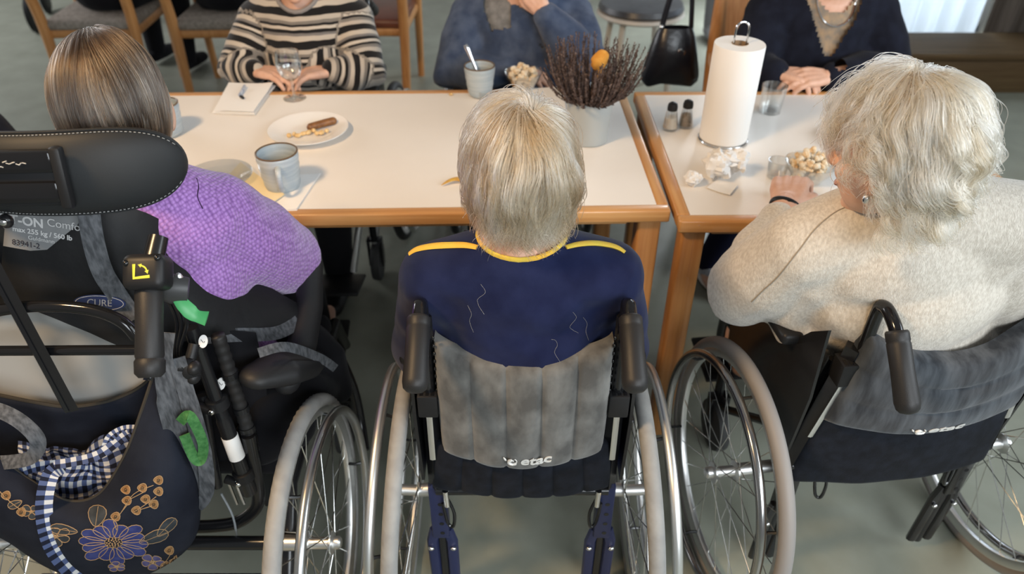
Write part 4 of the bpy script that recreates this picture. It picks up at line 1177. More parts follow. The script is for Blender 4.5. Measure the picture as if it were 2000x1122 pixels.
# ------------------------------------------------------------------ person in the purple sweater (left)
def style_back(roots, d, grav):
    rg = np.random.default_rng(21); N = len(roots); K = 18
    def flow(p, q, n):
        f = np.clip((p[:, 1:2] + 0.06) / 0.12, 0, 1)
        return np.array([[0, -1.0, 0]]) * (0.25 + f) + grav * (0.55 + 0.6 * (1 - f)) + np.stack([p[:, 0] * 0.8, 0 * p[:, 0], 0 * p[:, 0]], 1)
    L = np.clip(0.040 + 0.100 * (d[:, 1] + 1) * 0.55 + 0.085 * np.clip(d[:, 2] + 0.5, 0, 1.5), 0.04, 0.25) * rg.uniform(0.85, 1.1, N)
    lv = np.clip(0.5 + 0.75 * vnoise(roots * 55, 2) + 0.25 * rg.normal(size=N), 0, 1.2)
    lift = lambda q: 0.0012 + 0.0065 * lv * np.sin(PI * min(0.9, q + 0.15))
    P = grow(roots, K, 1.0 / (K - 1), flow, lift, grav, L, 91, free_z=-0.055, noise=0.14, nfreq=18, inward=0.25)
    P, idx = clump(P, 380, 0.88, 6, keep=0.4)
    t = np.linspace(0, 1, K)[None, :]
    rr = np.random.default_rng(4).random(idx.max() + 1)[idx][:, None, None]; nn = P / np.array(SD) ** 2; nn /= np.linalg.norm(nn, axis=2, keepdims=True)
    P = P + nn * rr * 0.0045 * np.sin(PI * np.clip(t, 0.1, 0.95))[..., None]
    P = P + (t ** 2)[..., None] * 0.0030 * rg.normal(size=(N, 1, 3))
    return P, idx
J = dict(pelvis=(-0.68, 1.20, 0.52), neck=(-0.645, 1.115, 0.985), shL=(-0.83, 1.13, 0.905), shR=(-0.535, 1.150, 0.912),
         elL=(-0.885, 1.25, 0.73), elR=(-0.478, 1.265, 0.735), wrL=(-0.78, 1.42, 0.66), wrR=(-0.56, 1.43, 0.66), bend=(0, -0.01, 0),
         knL=(-0.77, 1.58, 0.56), knR=(-0.58, 1.58, 0.56), anL=(-0.77, 1.68, 0.20), anR=(-0.58, 1.68, 0.20),
         head=(-0.628, 1.100, 1.126), headR=face_to(rad(27), rad(4), rad(2)))
hands = [dict(wrist=J['wrL'], d=(0.5, 1, -0.2), up=(0.2, 0, 1), side=1), dict(wrist=J['wrR'], d=(-0.5, 1, -0.2), up=(-0.2, 0, 1), side=-1)]
pA = person('person in purple knitted sweater with straight combed brown hair', J, None, hands)
def knit_mat(name, c1, c2, cells=170):
    m = mat(name, c1, 0.95, sheen=0.5); nt = m.node_tree; N = nt.nodes; L = nt.links; b = N['Principled BSDF']
    tc = N.new('ShaderNodeTexCoord'); mp = N.new('ShaderNodeMapping'); mp.inputs['Rotation'].default_value = (0.3, 0.5, 0.2); mp.inputs['Scale'].default_value = (1, 1, 0.8); L.new(tc.outputs['Object'], mp.inputs['Vector'])
    vo = N.new('ShaderNodeTexVoronoi'); vo.inputs['Scale'].default_value = cells; vo.inputs['Randomness'].default_value = 0.35; L.new(mp.outputs['Vector'], vo.inputs['Vector'])
    rp = N.new('ShaderNodeValToRGB'); rp.color_ramp.elements[0].position = 0.25; rp.color_ramp.elements[1].position = 0.75
    rp.color_ramp.elements[0].color = (*c2, 1); rp.color_ramp.elements[1].color = (*c1, 1)
    L.new(vo.outputs['Distance'], rp.inputs['Fac']); L.new(rp.outputs['Color'], b.inputs['Base Color'])
    bp = N.new('ShaderNodeBump'); bp.inputs['Strength'].default_value = 0.8; bp.inputs['Distance'].default_value = 0.003; bp.invert = True
    L.new(vo.outputs['Distance'], bp.inputs['Height']); L.new(bp.outputs['Normal'], b.inputs['Normal'])
    return m
PURPLE = knit_mat('purple_waffle_knit', (0.25, 0.11, 0.36), (0.50, 0.27, 0.66))
sw = MB(); torso(sw, J, 0.014, 1.02)
arm(sw, J['shL'], J['elL'], J['wrL'], 0.020, 0.92, puff=0.014); arm(sw, J['shR'], J['elR'], J['wrR'], 0.022, 0.92, puff=0.018)
me = voxel(sw, 0.0065, 6)
folds(me, 0.004, (6, 6, 8), 23, [(J['elR'], (0.3, 0.8, -0.5)), ((-0.50, 1.15, 0.90), (0.4, 0.9, 0))], 0.005, 0.12, 60)
nkc = np.array([-0.64, 1.115, 1.04])
cut(me, lambda C: (((C - nkc) / np.array([0.075, 0.075, 0.055])) ** 2).sum(1) < 1)
swo = obj('sweater', me, PURPLE, pA)
MB().tube(smooth_path(cast_px(me, [(384, 348), (388, 365), (386, 385), (396, 408)], -0.0002, 1.1), 4), 0.0011, 6).build('sleeve_seam', mat('dark_seam', (0.06, 0.03, 0.08), 0.95), swo)
tr = MB(); legs(tr, J, 0.014, False); tr.ell(J['pelvis'], (0.172, 0.14, 0.11))
obj('trousers', voxel(tr, 0.010, 4), DKTROU, pA)
BROWNH = hair_mat('brown_grey_hair', [(0.008, 0.005, 0.003), (0.030, 0.019, 0.012), (0.085, 0.058, 0.038), (0.26, 0.20, 0.14)], 0.26)
BRCAP = mat('brown_hair_mass', (0.016, 0.011, 0.008), 0.6, col2=(0.035, 0.025, 0.018), scale=60, stretch=(6, 6, 1))
hairset(pA, J['head'], J['headR'], 7500, style_back, BROWNH, BRCAP)
# ------------------------------------------------------------------ people across the table
def attr_stripe(me, J):
    """distance along the garment: height on the body, length along the arms"""
    co = coords(me); val = co[:, 2] * 1.0; best = np.full(len(co), 1e9)
    out = val.copy()
    for a, b, base in ((J['shL'], J['elL'], 0.13), (J['elL'], J['wrL'], 0.41), (J['shR'], J['elR'], 0.27), (J['elR'], J['wrR'], 0.53)):
        a, b = np.array(a), np.array(b); d = b - a; L = np.linalg.norm(d); d = d / L
        t = (co - a) @ d; dist = np.linalg.norm(co - a - np.clip(t, 0, L)[:, None] * d, axis=1)
        k = (dist < 0.080) & (dist < best) & (t > 0.03 * L)
        best[k] = dist[k]; out[k] = base + t[k]
    at_ = me.attributes.new('band', 'FLOAT', 'POINT'); at_.data.foreach_set('value', out.astype(np.float32))
STRIPE = mat('striped_jersey', (0.5, 0.45, 0.4), 0.9, sheen=0.2)
nt = STRIPE.node_tree; N = nt.nodes; L_ = nt.links
an = N.new('ShaderNodeAttribute'); an.attribute_name = 'band'
tcn = N.new('ShaderNodeTexCoord'); nzn = N.new('ShaderNodeTexNoise'); nzn.inputs['Scale'].default_value = 9
L_.new(tcn.outputs['Object'], nzn.inputs['Vector'])
mad = N.new('ShaderNodeMath'); mad.operation = 'MULTIPLY_ADD'; mad.inputs[1].default_value = 0.022
L_.new(nzn.outputs['Fac'], mad.inputs[0]); L_.new(an.outputs['Fac'], mad.inputs[2])
md = N.new('ShaderNodeMath'); md.operation = 'MODULO'; md.inputs[1].default_value = 0.092; L_.new(mad.outputs[0], md.inputs[0])
dv = N.new('ShaderNodeMath'); dv.operation = 'DIVIDE'; dv.inputs[1].default_value = 0.092; L_.new(md.outputs[0], dv.inputs[0])
rp = N.new('ShaderNodeValToRGB'); rp.color_ramp.interpolation = 'CONSTANT'
seq = [(0.0, (0.010, 0.009, 0.009)), (0.22, (0.44, 0.38, 0.31)), (0.38, (0.16, 0.145, 0.135)), (0.47, (0.010, 0.009, 0.009)), (0.58, (0.46, 0.40, 0.33)), (0.68, (0.012, 0.011, 0.011)), (0.76, (0.17, 0.15, 0.13)), (0.86, (0.40, 0.345, 0.285))]
while len(rp.color_ramp.elements) < len(seq): rp.color_ramp.elements.new(0.99)
for e, (p, c) in zip(rp.color_ramp.elements, seq): e.position = p; e.color = (*c, 1)
L_.new(dv.outputs[0], rp.inputs['Fac']); L_.new(rp.outputs['Color'], N['Principled BSDF'].inputs['Base Color'])

GREYHAIR = mat('short_grey_hair', (0.30, 0.28, 0.26), 0.7, col2=(0.45, 0.43, 0.40), scale=90, stretch=(1, 1, 0.3), bump=0.8, bscale=120)
def simple_hair(p, J):
    def mask(d):
        return hairline(d)
    return scalp(p, J['head'], J['headR'], GREYHAIR, mask, 1.07)
def shoes(p, J, m, yaw, sole=None):
    for k in ('anL', 'anR'):
        me, g, y = shoe_mesh(J[k], yaw)
        o = obj('shoe', me, m, p)
        if sole:
            MB().tube([g - y * 0.06 + Vector((0, 0, -0.022)), g + y * 0.03 + Vector((0, 0, -0.022)), g + y * 0.16 + Vector((0, 0, -0.022))], [0.034, 0.044, 0.036], 16, flat=(0.35, 1.05), up=(0, 0, 1)).build('sole', sole, o)

def facing(x, y, s=1.0):
    """seated at the far side, facing the camera"""
    return dict(pelvis=(x, y + 0.04, 0.50), yaw=PI, knL=(x + 0.09, y - 0.40, 0.50), knR=(x - 0.09, y - 0.40, 0.50),
                anL=(x + 0.09, y - 0.36, 0.085), anR=(x - 0.09, y - 0.36, 0.085))
# striped sweater
x, y = -0.672, 2.46
J = facing(x, y)
J.update(neck=(x, y - 0.03, 0.925), head=(x, y - 0.06, 1.07), headR=face_to(PI + 0.05, rad(-12)), shL=(x + 0.150, y - 0.01, 0.865), shR=(x - 0.150, y - 0.01, 0.865),
         elL=(x + 0.195, y - 0.12, 0.725), elR=(x - 0.215, y - 0.12, 0.725), wrL=(x + 0.105, y - 0.175, 0.757), wrR=(x - 0.145, y - 0.175, 0.757), bend=(0, -0.02, 0))
J['anL'] = (x + 0.06, y - 0.33, 0.085); J['anR'] = (x - 0.11, y - 0.35, 0.085)
hands = [dict(wrist=J['wrL'], d=(-0.92, -0.35, 0.0), up=(0, 0, 1), side=1, curl=(0.3, 0.4, 0.3)), dict(wrist=J['wrR'], d=(0.92, -0.35, 0.0), up=(0, 0, 1), side=-1, curl=(0.3, 0.4, 0.3))]
pD = person('person in black and cream striped sweater across the table', J, None, hands)
sw = MB(); torso(sw, J, 0.018, 1.0); arm(sw, J['shL'], J['elL'], J['wrL'], 0.018, 0.95, puff=0.010); arm(sw, J['shR'], J['elR'], J['wrR'], 0.018, 0.95, puff=0.010)
sw.ell((x, y - 0.07, 0.74), (0.145, 0.105, 0.13))
me = voxel(sw, 0.008, 6); folds(me, 0.004, (6, 6, 10), 33, [(J['elL'], (0.6, 0.5, 0.5)), (J['elR'], (-0.6, 0.5, 0.5))], 0.005, 0.12, 60)
nkc = np.array([x, y - 0.07, 0.975]); loops = cut(me, lambda C: (((C - nkc) / np.array([0.068, 0.085, 0.062])) ** 2).sum(1) < 1)
attr_stripe(me, J); swo = obj('sweater', me, STRIPE, pD)
MB().tube(relax(loops[0], 8)[::3], 0.007, 8, closed=True).build('collar_roll', mat('grey_collar', (0.22, 0.20, 0.19), 0.9), swo)
tr = MB(); legs(tr, J, 0.016, False); tr.ell(J['pelvis'], (0.175, 0.15, 0.11)); obj('trousers', voxel(tr, 0.010, 4), BLKCLOTH, pD)
shoes(pD, J, mat('black_shoe', (0.010, 0.010, 0.010), 0.4), PI); simple_hair(pD, J)

# blue cardigan, chin on hand
x, y = 0.035, 2.50
J = facing(x, y)
J.update(neck=(x, y - 0.07, 0.935), head=(x + 0.015, y - 0.125, 1.075), headR=face_to(PI + 0.2, rad(-14)), shL=(x + 0.158, y - 0.03, 0.872), shR=(x - 0.165, y - 0.02, 0.872),
         elL=(x + 0.190, y - 0.17, 0.775), elR=(x - 0.225, y - 0.13, 0.72), wrL=(x + 0.060, y - 0.195, 0.935), wrR=(x - 0.05, y - 0.185, 0.745), bend=(0, -0.02, 0))
hands = [dict(wrist=J['wrL'], d=(-0.55, 0.12, 0.75), up=(-0.2, -1, 0), side=-1, curl=(0.5, 0.8, 0.5)), dict(wrist=J['wrR'], d=(0.9, -0.3, 0.0), up=(0, 0, 1), side=-1, curl=(0.3, 0.4, 0.3))]
pE = person('person in blue cardigan resting chin on hand across the table', J, None, hands)
DENIM = mat('faded_blue_knit', (0.034, 0.050, 0.092), 0.9, col2=(0.068, 0.090, 0.142), scale=22, sheen=0.1, bump=0.4, bscale=260)
GSHIRT = mat('grey_shirt', (0.13, 0.13, 0.13), 0.85, col2=(0.21, 0.21, 0.21), scale=40)
sh = MB(); torso(sh, J, 0.008, 0.96); me = voxel(sh, 0.010, 5); cut(me, lambda C: (((C - np.array([x, y - 0.10, 0.985])) / np.array([0.065, 0.085, 0.06])) ** 2).sum(1) < 1); obj('shirt', me, GSHIRT, pE)
sw = MB(); torso(sw, J, 0.022, 1.02); arm(sw, J['shL'], J['elL'], J['wrL'], 0.024, 0.90, puff=0.014); arm(sw, J['shR'], J['elR'], J['wrR'], 0.022, 0.92, puff=0.014)
me = voxel(sw, 0.008, 6); folds(me, 0.006, (5, 5, 8), 43, [(J['elL'], (0.2, 0.3, 1)), (J['elR'], (-0.6, 0.5, 0.5)), ((x - .15, y - .1, .80), (0.5, 0, 1))], 0.008, 0.14, 48)
cut(me, lambda C: ((np.abs(C[:, 0] - x + 0.01) < 0.032 + 0.085 * np.clip((C[:, 2] - 0.72) / 0.2, 0, 1)) & (C[:, 1] < y - 0.075) & (np.abs(C[:, 0] - x) < 0.125) & (C[:, 2] > 0.5) &
    (np.linalg.norm(C - np.array(J['wrL']), axis=1) > 0.115) & (np.linalg.norm(C - np.array(J['elL']), axis=1) > 0.10) & (np.linalg.norm(C - np.array(J['wrR']), axis=1) > 0.13)) | ((((C - np.array([x, y - 0.10, 0.99])) / np.array([0.075, 0.085, 0.065])) ** 2).sum(1) < 1))
obj('cardigan', me, DENIM, pE)
tr = MB(); legs(tr, J, 0.016, False); tr.ell(J['pelvis'], (0.175, 0.15, 0.11)); obj('trousers', voxel(tr, 0.010, 4), mat('grey_trousers', (0.05, 0.05, 0.055), 0.9), pE)
shoes(pE, J, BLKCLOTH, PI); simple_hair(pE, J)

# dark cardigan, clasped hands
x, y = 1.000, 2.47
J = facing(x, y)
J.update(neck=(x + 0.01, y - 0.04, 0.955), head=(x + 0.01, y - 0.08, 1.10), headR=face_to(PI + 0.25, rad(-10)), shL=(x + 0.175, y - 0.02, 0.885), shR=(x - 0.165, y - 0.02, 0.885),
         elL=(x + 0.215, y - 0.13, 0.725), elR=(x - 0.225, y - 0.12, 0.725), wrL=(x - 0.030, y - 0.265, 0.768), wrR=(x - 0.175, y - 0.235, 0.770), bend=(0, -0.02, 0))
J['knL'] = (0.98, 2.10, 0.52); J['knR'] = (0.82, 2.10, 0.52); J['anL'] = (0.86, 2.22, 0.085); J['anR'] = (0.72, 2.20, 0.085)
hands = [dict(wrist=J['wrL'], d=(-0.95, -0.25, 0.06), up=(-0.1, -0.55, 1), side=1, curl=(0.45, 0.6, 0.4)), dict(wrist=J['wrR'], d=(0.85, -0.5, 0.0), up=(0.1, -0.3, 1), side=-1, curl=(0.5, 0.7, 0.4))]
pF = person('person in dark navy cardigan with clasped hands across the table', J, None, hands)
DNAVY = mat('dark_navy_knit', (0.0065, 0.0075, 0.014), 0.92, col2=(0.010, 0.012, 0.022), scale=25, sheen=0.04, bump=0.3, bscale=400)
BLOUSE = mat('beige_pattern_blouse', (0.36, 0.25, 0.155), 0.8, col2=(0.20, 0.17, 0.14), scale=38, detail=5)
sh = MB(); torso(sh, J, 0.008, 0.96); me = voxel(sh, 0.010, 5); cut(me, lambda C: (((C - np.array([x + .01, y - 0.10, 0.985])) / np.array([0.062, 0.085, 0.07])) ** 2).sum(1) < 1); obj('blouse', me, BLOUSE, pF)
sw = MB(); torso(sw, J, 0.026, 1.06); arm(sw, J['shL'], J['elL'], J['wrL'], 0.026, 0.90, puff=0.016); arm(sw, J['shR'], J['elR'], J['wrR'], 0.024, 0.90, puff=0.014)
sw.ell((x, y - 0.06, 0.72), (0.15, 0.11, 0.12))
me = voxel(sw, 0.008, 6); folds(me, 0.004, (6, 6, 8), 53, [(J['elL'], (0.6, 0.5, 0.5)), (J['elR'], (-0.6, 0.5, 0.5))], 0.006, 0.12, 50)
cut(me, lambda C: ((C[:, 1] < y - 0.03) & (np.abs(C[:, 0] - x) < 0.010 + 0.095 * np.clip((C[:, 2] - 0.79) / 0.20, 0, 1)) & (C[:, 2] > 0.795)) | ((((C - np.array([x + .01, y - 0.06, 1.00])) / np.array([0.085, 0.085, 0.065])) ** 2).sum(1) < 1))
obj('cardigan', me, DNAVY, pF)
NECKL = [Vector((x + 0.01 + 0.062 * math.cos(a), y - 0.095 - 0.075 * max(0, -math.sin(a)), 0.955 + 0.07 * math.sin(a))) for a in np.linspace(0, 2 * PI, 30, endpoint=False)]
bl = [c for c in pF.children if c.name.startswith('blouse')][0]
MB().tube(lay(bl.data, NECKL, 0.003), 0.003, 6, closed=True).build('necklace', CHROME, pF)
MB().tube([Vector(J['wrR']) + Vector((0.012 + 0.004 * math.cos(a), 0.028 * math.cos(a), 0.024 * math.sin(a))) for a in np.linspace(0, 2 * PI, 20, endpoint=False)], 0.005, 8, closed=True).build('wristwatch', BLACKP, pF)
tr = MB(); legs(tr, J, 0.018, False); tr.ell(J['pelvis'], (0.175, 0.15, 0.11)); obj('trousers', voxel(tr, 0.010, 4), mat('navy_trousers', (0.010, 0.011, 0.030), 0.9), pF)
SNEAK = mat('white_blue_sneaker', (0.62, 0.66, 0.72), 0.7, col2=(0.30, 0.36, 0.46), scale=30)
shoes(pF, J, SNEAK, PI + 0.3, PAPER); simple_hair(pF, J)

# neighbour at the short end of the table: only a dark sleeve with a ribbed grey shoulder shows
GX, GY = -0.20, 0.02
def gq(a, b, c): return (a + GX, b + GY, c)
J = dict(pelvis=gq(-1.50, 1.70, 0.50), neck=gq(-1.47, 1.72, 0.93), shL=gq(-1.50, 1.87, 0.87), shR=gq(-1.46, 1.57, 0.87), yaw=rad(-82), elL=gq(-1.30, 1.92, 0.70), elR=gq(-1.30, 1.54, 0.66),
         wrL=gq(-1.14, 1.80, 0.62), wrR=gq(-1.14, 1.66, 0.62), knL=gq(-1.06, 1.80, 0.53), knR=gq(-1.06, 1.63, 0.53), anL=gq(-1.02, 1.82, 0.085), anR=gq(-1.02, 1.64, 0.085),
         head=gq(-1.43, 1.72, 1.08), headR=face_to(rad(-82), rad(-10)))
hands = [dict(wrist=J['wrL'], d=(1, -0.5, -0.02), up=(0, 0, 1), side=1, curl=(0.3, 0.4, 0.3)), dict(wrist=J['wrR'], d=(1, 0.5, -0.1), up=(0, 0, 1), side=-1)]
pG = person('person in dark sweater with grey ribbed cuffs at the table end', J, None, hands)
sw = MB(); torso(sw, J, 0.016, 1.0); arm(sw, J['shL'], J['elL'], J['wrL'], 0.020, 0.80, puff=0.012); arm(sw, J['shR'], J['elR'], J['wrR'], 0.020, 0.92, puff=0.010)
me = voxel(sw, 0.009, 6); folds(me, 0.004, (6, 6, 8), 63); cut(me, lambda C: (((C - np.array(gq(-1.47, 1.72, 0.985))) / np.array([0.08, 0.08, 0.06])) ** 2).sum(1) < 1)
sG = obj('sweater', me, DNAVY, pG)
e_, w_ = Vector(J['elL']), Vector(J['wrL'])
MB().tube([e_.lerp(w_, q) for q in (0.70, 0.80, 0.90, 0.99)], [0.054, 0.056, 0.050, 0.040], 18).build('ribbed_cuff', mat('grey_rib', (0.12, 0.12, 0.12), 0.9, col2=(0.34, 0.33, 0.31), scale=60, stretch=(0.3, 1, 1)), sG)
tr = MB(); legs(tr, J, 0.014, False); tr.ell(J['pelvis'], (0.175, 0.15, 0.11)); obj('trousers', voxel(tr, 0.010, 4), DKTROU, pG); shoes(pG, J, BLKCLOTH, rad(-82)); simple_hair(pG, J)

# wheelchairs of the two across the table
base_cfg = dict(frame=ALU, hw=0.168, ww=0.246, camber=rad(2), tread=False, tire=mat('dark_tyre', (0.03, 0.03, 0.03), 0.6), hand=CHROME, rimm=ALU, post0=0.172, zt=0.872, gdir=(-0.108, -0.062), zc=0.648, arm=0.208, plate=0.171,
    low=(0.535, 0.405, 0.166, 0.183, -0.062, 0.024, 0.006, 6, 0.0, 0.008), lowm=BLACKU, up=(0.785, 0.520, 0.152, 0.152, -0.072, 0.030, 0.007, 5, 0.026, 0.018), upm=BLACKU, logo=(0.06, 0.885, 0.034), logom=SILVER)
wheelchair('wheelchair with silver frame under the striped person', (-0.672, 2.555, 0), PI, base_cfg)
wheelchair('wheelchair with silver frame under the person in blue', (0.035, 2.60, 0), PI, base_cfg)
# ------------------------------------------------------------------ wooden chairs and the far part of the room
SEATG = mat('grey_seat_fabric', (0.20, 0.17, 0.14), 0.9, col2=(0.30, 0.26, 0.22), scale=60, bump=0.3, bscale=300)
SEATL = mat('pale_seat_edge', (0.48, 0.40, 0.32), 0.8)
def wooden_chair(label, loc, rz, arms=True, seatm=SEATG, wood=WOODZ, group='wooden armchairs around the tables', zt=0.84):
    """faces +y in its own frame"""
    t = thing('armchair', label, 'chair', loc, rz, group)
    for s in (-1, 1):
        MB().tube([(s * 0.225, 0.22, 0), (s * 0.235, 0.215, 0.44), (s * 0.24, 0.21, 0.645 if arms else 0.44)], [0.018, 0.024, 0.021], 12).build('leg', wood, t)
        MB().tube(smooth_path([(s * 0.215, -0.27, 0), (s * 0.225, -0.22, 0.42), (s * 0.230, -0.25, 0.66), (s * 0.225, -0.29, zt)], 5), [0.020, 0.027, 0.025, 0.019], 12).build('back_leg', wood, t)
        if arms:
            MB().tube(smooth_path([(s * 0.225, -0.26, 0.655), (s * 0.262, -0.05, 0.665), (s * 0.255, 0.15, 0.655), (s * 0.235, 0.25, 0.645)], 5), [0.014, 0.020, 0.022, 0.016], 10, flat=(0.7, 1.4), up=(0, 0, 1)).build('armrest', wood, t)
        MB().tube([(s * 0.228, 0.20, 0.40), (s * 0.222, -0.21, 0.39)], 0.014, 8, flat=(1.6, 0.8)).build('side_rail', wood, t)
    MB().tube([(-0.22, 0.20, 0.40), (0.22, 0.20, 0.40)], 0.014, 8, flat=(1.6, 0.8)).build('front_rail', wood, t)
    MB().tube([(-0.22, -0.21, 0.39), (0.22, -0.21, 0.39)], 0.014, 8, flat=(1.6, 0.8)).build('rear_rail', wood, t)
    MB().box((0, 0.0, 0.432), (0.46, 0.45, 0.05), bev=0.02, seg=3).build('seat', seatm, t)
    G = [[Vector((u * 0.225, -0.265 - 0.055 * (1 - u * u) - 0.035 * v, 0.64 + v * (zt - 0.66))) for v in np.linspace(0, 1, 6)] for u in np.linspace(-1, 1, 15)]
    MB().sheet(G, 0.018).build('backrest', wood, t)
    return t
wooden_chair('beech armchair with its back turned, beside the black wheel', (-2.16, 4.02, 0), rad(2))
wooden_chair('beech armchair holding the person in black behind the striped sweater', (-1.50, 4.02, 0), rad(2))
wooden_chair('beech armchair with red brown seat behind the striped sweater', (-0.77, 4.05, 0), rad(-2), seatm=mat('red_brown_leather', (0.10, 0.028, 0.014), 0.35, col2=(0.16, 0.05, 0.025), scale=12))
wooden_chair('beech armchair of the person in the dark cardigan', (0.985, 2.50, 0), PI, zt=0.86)
# pale framed chair with dark grey seat
t = thing('metal_chair', 'pale framed chair with dark rounded grey seat behind the heather', 'chair', (0.68, 4.0, 0), 0.1)
MB().lathe([(0, 0.455), (0.20, 0.452), (0.225, 0.470), (0.215, 0.495), (0.12, 0.505), (0, 0.507)], 36).build('seat', mat('dark_grey_leather', (0.035, 0.036, 0.042), 0.35, col2=(0.075, 0.08, 0.09), scale=8), t)
MB().lathe([(0, 0.430), (0.22, 0.430), (0.232, 0.440), (0.226, 0.456), (0, 0.456)], 36).build('seat_frame', mat('cream_metal', (0.55, 0.50, 0.44), 0.4), t)
for a in (0.8, 2.35, 3.95, 5.5): MB().tube([(0.17 * math.cos(a), 0.17 * math.sin(a), 0.435), (0.22 * math.cos(a), 0.22 * math.sin(a), 0)], 0.017, 10).build('leg', mat('cream_metal_leg', (0.50, 0.45, 0.38), 0.4), t)
# dark wheel of a parked wheelchair seen between the chair legs
t = thing('walker', 'black wheeled walker parked beside the beech armchair', 'walker', (-3.05, 5.35, 0), 0.3)
for s in (-1, 1):
    for yy, r in ((-0.2, 0.11), (0.25, 0.10)):
        o = MB().lathe([(0, -0.018), (r - 0.02, -0.018), (r, -0.010), (r, 0.010), (r - 0.02, 0.018), (0, 0.018)], 28, AX).build('wheel', BLACKP, t); o.location = (s * 0.26, yy, r)
    MB().tube(smooth_path([(s * 0.25, -0.2, 0.12), (s * 0.25, -0.1, 0.5), (s * 0.24, 0.12, 0.86), (s * 0.24, -0.05, 0.92)], 4), 0.014, 10).build('side_tube', BLACKM, t)
    MB().tube([(s * 0.25, 0.25, 0.11), (s * 0.25, -0.08, 0.55)], 0.013, 10).build('front_tube', BLACKM, t)
MB().box((0, 0.0, 0.56), (0.46, 0.26, 0.03), bev=0.01).build('seat', BLACKP, t)

# people sitting further back, cut by the upper edge of the picture
def back_sitter(label, x, y, yaw, top, trou, shoe_m, seedv):
    X = Vector((math.cos(yaw), math.sin(yaw), 0)); Y = Vector((-X.y, X.x, 0)); c = Vector((x, y, 0))
    def q(a, b, z): return tuple(c + X * a + Y * b + Vector((0, 0, z)))
    J = dict(pelvis=q(0, 0, 0.54), neck=q(0, 0.02, 1.00), yaw=yaw, shL=q(-0.17, 0, 0.94), shR=q(0.17, 0, 0.94), elL=q(-0.22, 0.08, 0.72), elR=q(0.22, 0.08, 0.72), wrL=q(-0.08, 0.27, 0.66), wrR=q(0.08, 0.27, 0.66),
             knL=q(-0.11, 0.42, 0.52), knR=q(0.11, 0.42, 0.52), anL=q(-0.12, 0.40, 0.085), anR=q(0.15, 0.30, 0.085), head=q(0, 0.05, 1.15), headR=face_to(yaw, rad(-5)))
    hs = [dict(wrist=J['wrL'], d=X * 0.4 + Y, up=(0, 0, 1), side=1), dict(wrist=J['wrR'], d=Y - X * 0.4, up=(0, 0, 1), side=-1)]
    p = person(label, J, None, hs, vox=0.012)
    sw = MB(); torso(sw, J, 0.02, 1.04); arm(sw, J['shL'], J['elL'], J['wrL'], 0.02, 0.92, puff=0.01); arm(sw, J['shR'], J['elR'], J['wrR'], 0.02, 0.92, puff=0.01)
    me = voxel(sw, 0.011, 5); folds(me, 0.005, (6, 6, 9), seedv)
    cut(me, lambda C: (((C - np.array(q(0, 0.03, 1.055))) / np.array([0.08, 0.08, 0.06])) ** 2).sum(1) < 1); obj('sweater', me, top, p)
    tr = MB(); legs(tr, J, 0.02, False); tr.ell(J['pelvis'], (0.18, 0.16, 0.11)); obj('trousers', voxel(tr, 0.011, 4), trou, p); shoes(p, J, shoe_m, yaw); simple_hair(p, J)
LGREY = mat('light_grey_wool', (0.30, 0.29, 0.28), 0.9, col2=(0.20, 0.19, 0.18), scale=20)
back_sitter('person in pale grey top and black trousers in the far armchair', -2.14, 4.07, rad(-12), LGREY, BLKCLOTH, BLKCLOTH, 73)
back_sitter('person dressed all in black behind the striped sweater', -1.50, 4.07, rad(2), BLKCLOTH, BLKCLOTH, BLKCLOTH, 83)
# standing person in grey boots behind
x, y = 1.42, 4.95
J = dict(pelvis=(x, y, 0.92), neck=(x, y, 1.42), shL=(x + .18, y, 1.37), shR=(x - .18, y, 1.37), yaw=PI, elL=(x + .22, y, 1.08), elR=(x - .22, y, 1.08), wrL=(x + .22, y - .06, .85), wrR=(x - .22, y - .06, .85),
         knL=(x + .10, y - .01, .50), knR=(x - .10, y - .01, .50), anL=(x + .11, y, .085), anR=(x - .10, y, .085), head=(x, y - .02, 1.58), headR=face_to(PI, 0))
p = person('standing person in grey boots beyond the tables', J, None, [dict(wrist=J['wrL'], d=(0, -.1, -1), up=(1, 0, 0), side=-1), dict(wrist=J['wrR'], d=(0, -.1, -1), up=(-1, 0, 0), side=1)], vox=0.012)
sw = MB(); torso(sw, J, 0.02, 1.04); arm(sw, J['shL'], J['elL'], J['wrL'], 0.02, 0.92); arm(sw, J['shR'], J['elR'], J['wrR'], 0.02, 0.92); me = voxel(sw, 0.012, 5)
cut(me, lambda C: (((C - np.array([x, y, 1.48])) / np.array([0.08, 0.08, 0.06])) ** 2).sum(1) < 1); obj('sweater', me, LGREY, p)
tr = MB(); legs(tr, J, 0.02, False); tr.ell(J['pelvis'], (0.18, 0.14, 0.11)); obj('trousers', voxel(tr, 0.011, 4), mat('grey_jeans', (0.13, 0.135, 0.14), 0.9), p)
BOOT = mat('grey_felt_boot', (0.16, 0.165, 0.17), 0.85, col2=(0.24, 0.245, 0.25), scale=20)
for k in ('anL', 'anR'):
    a = Vector(J[k]); b = MB(); b.capsule([a + Vector((0, 0.03, -0.04)), a + Vector((0, -0.06, -0.04)), a + Vector((0, -0.15, -0.045))], [0.046, 0.05, 0.038], 16, flat=(0.85, 1.05), up=(0, 0, 1)); b.capsule([a + Vector((0, 0, -0.03)), a + Vector((0, 0, 0.10)), a + Vector((0, 0, 0.26))], [0.05, 0.058, 0.066], 16)
    obj('boot', voxel(b, 0.010, 3), BOOT, p)
simple_hair(p, J)

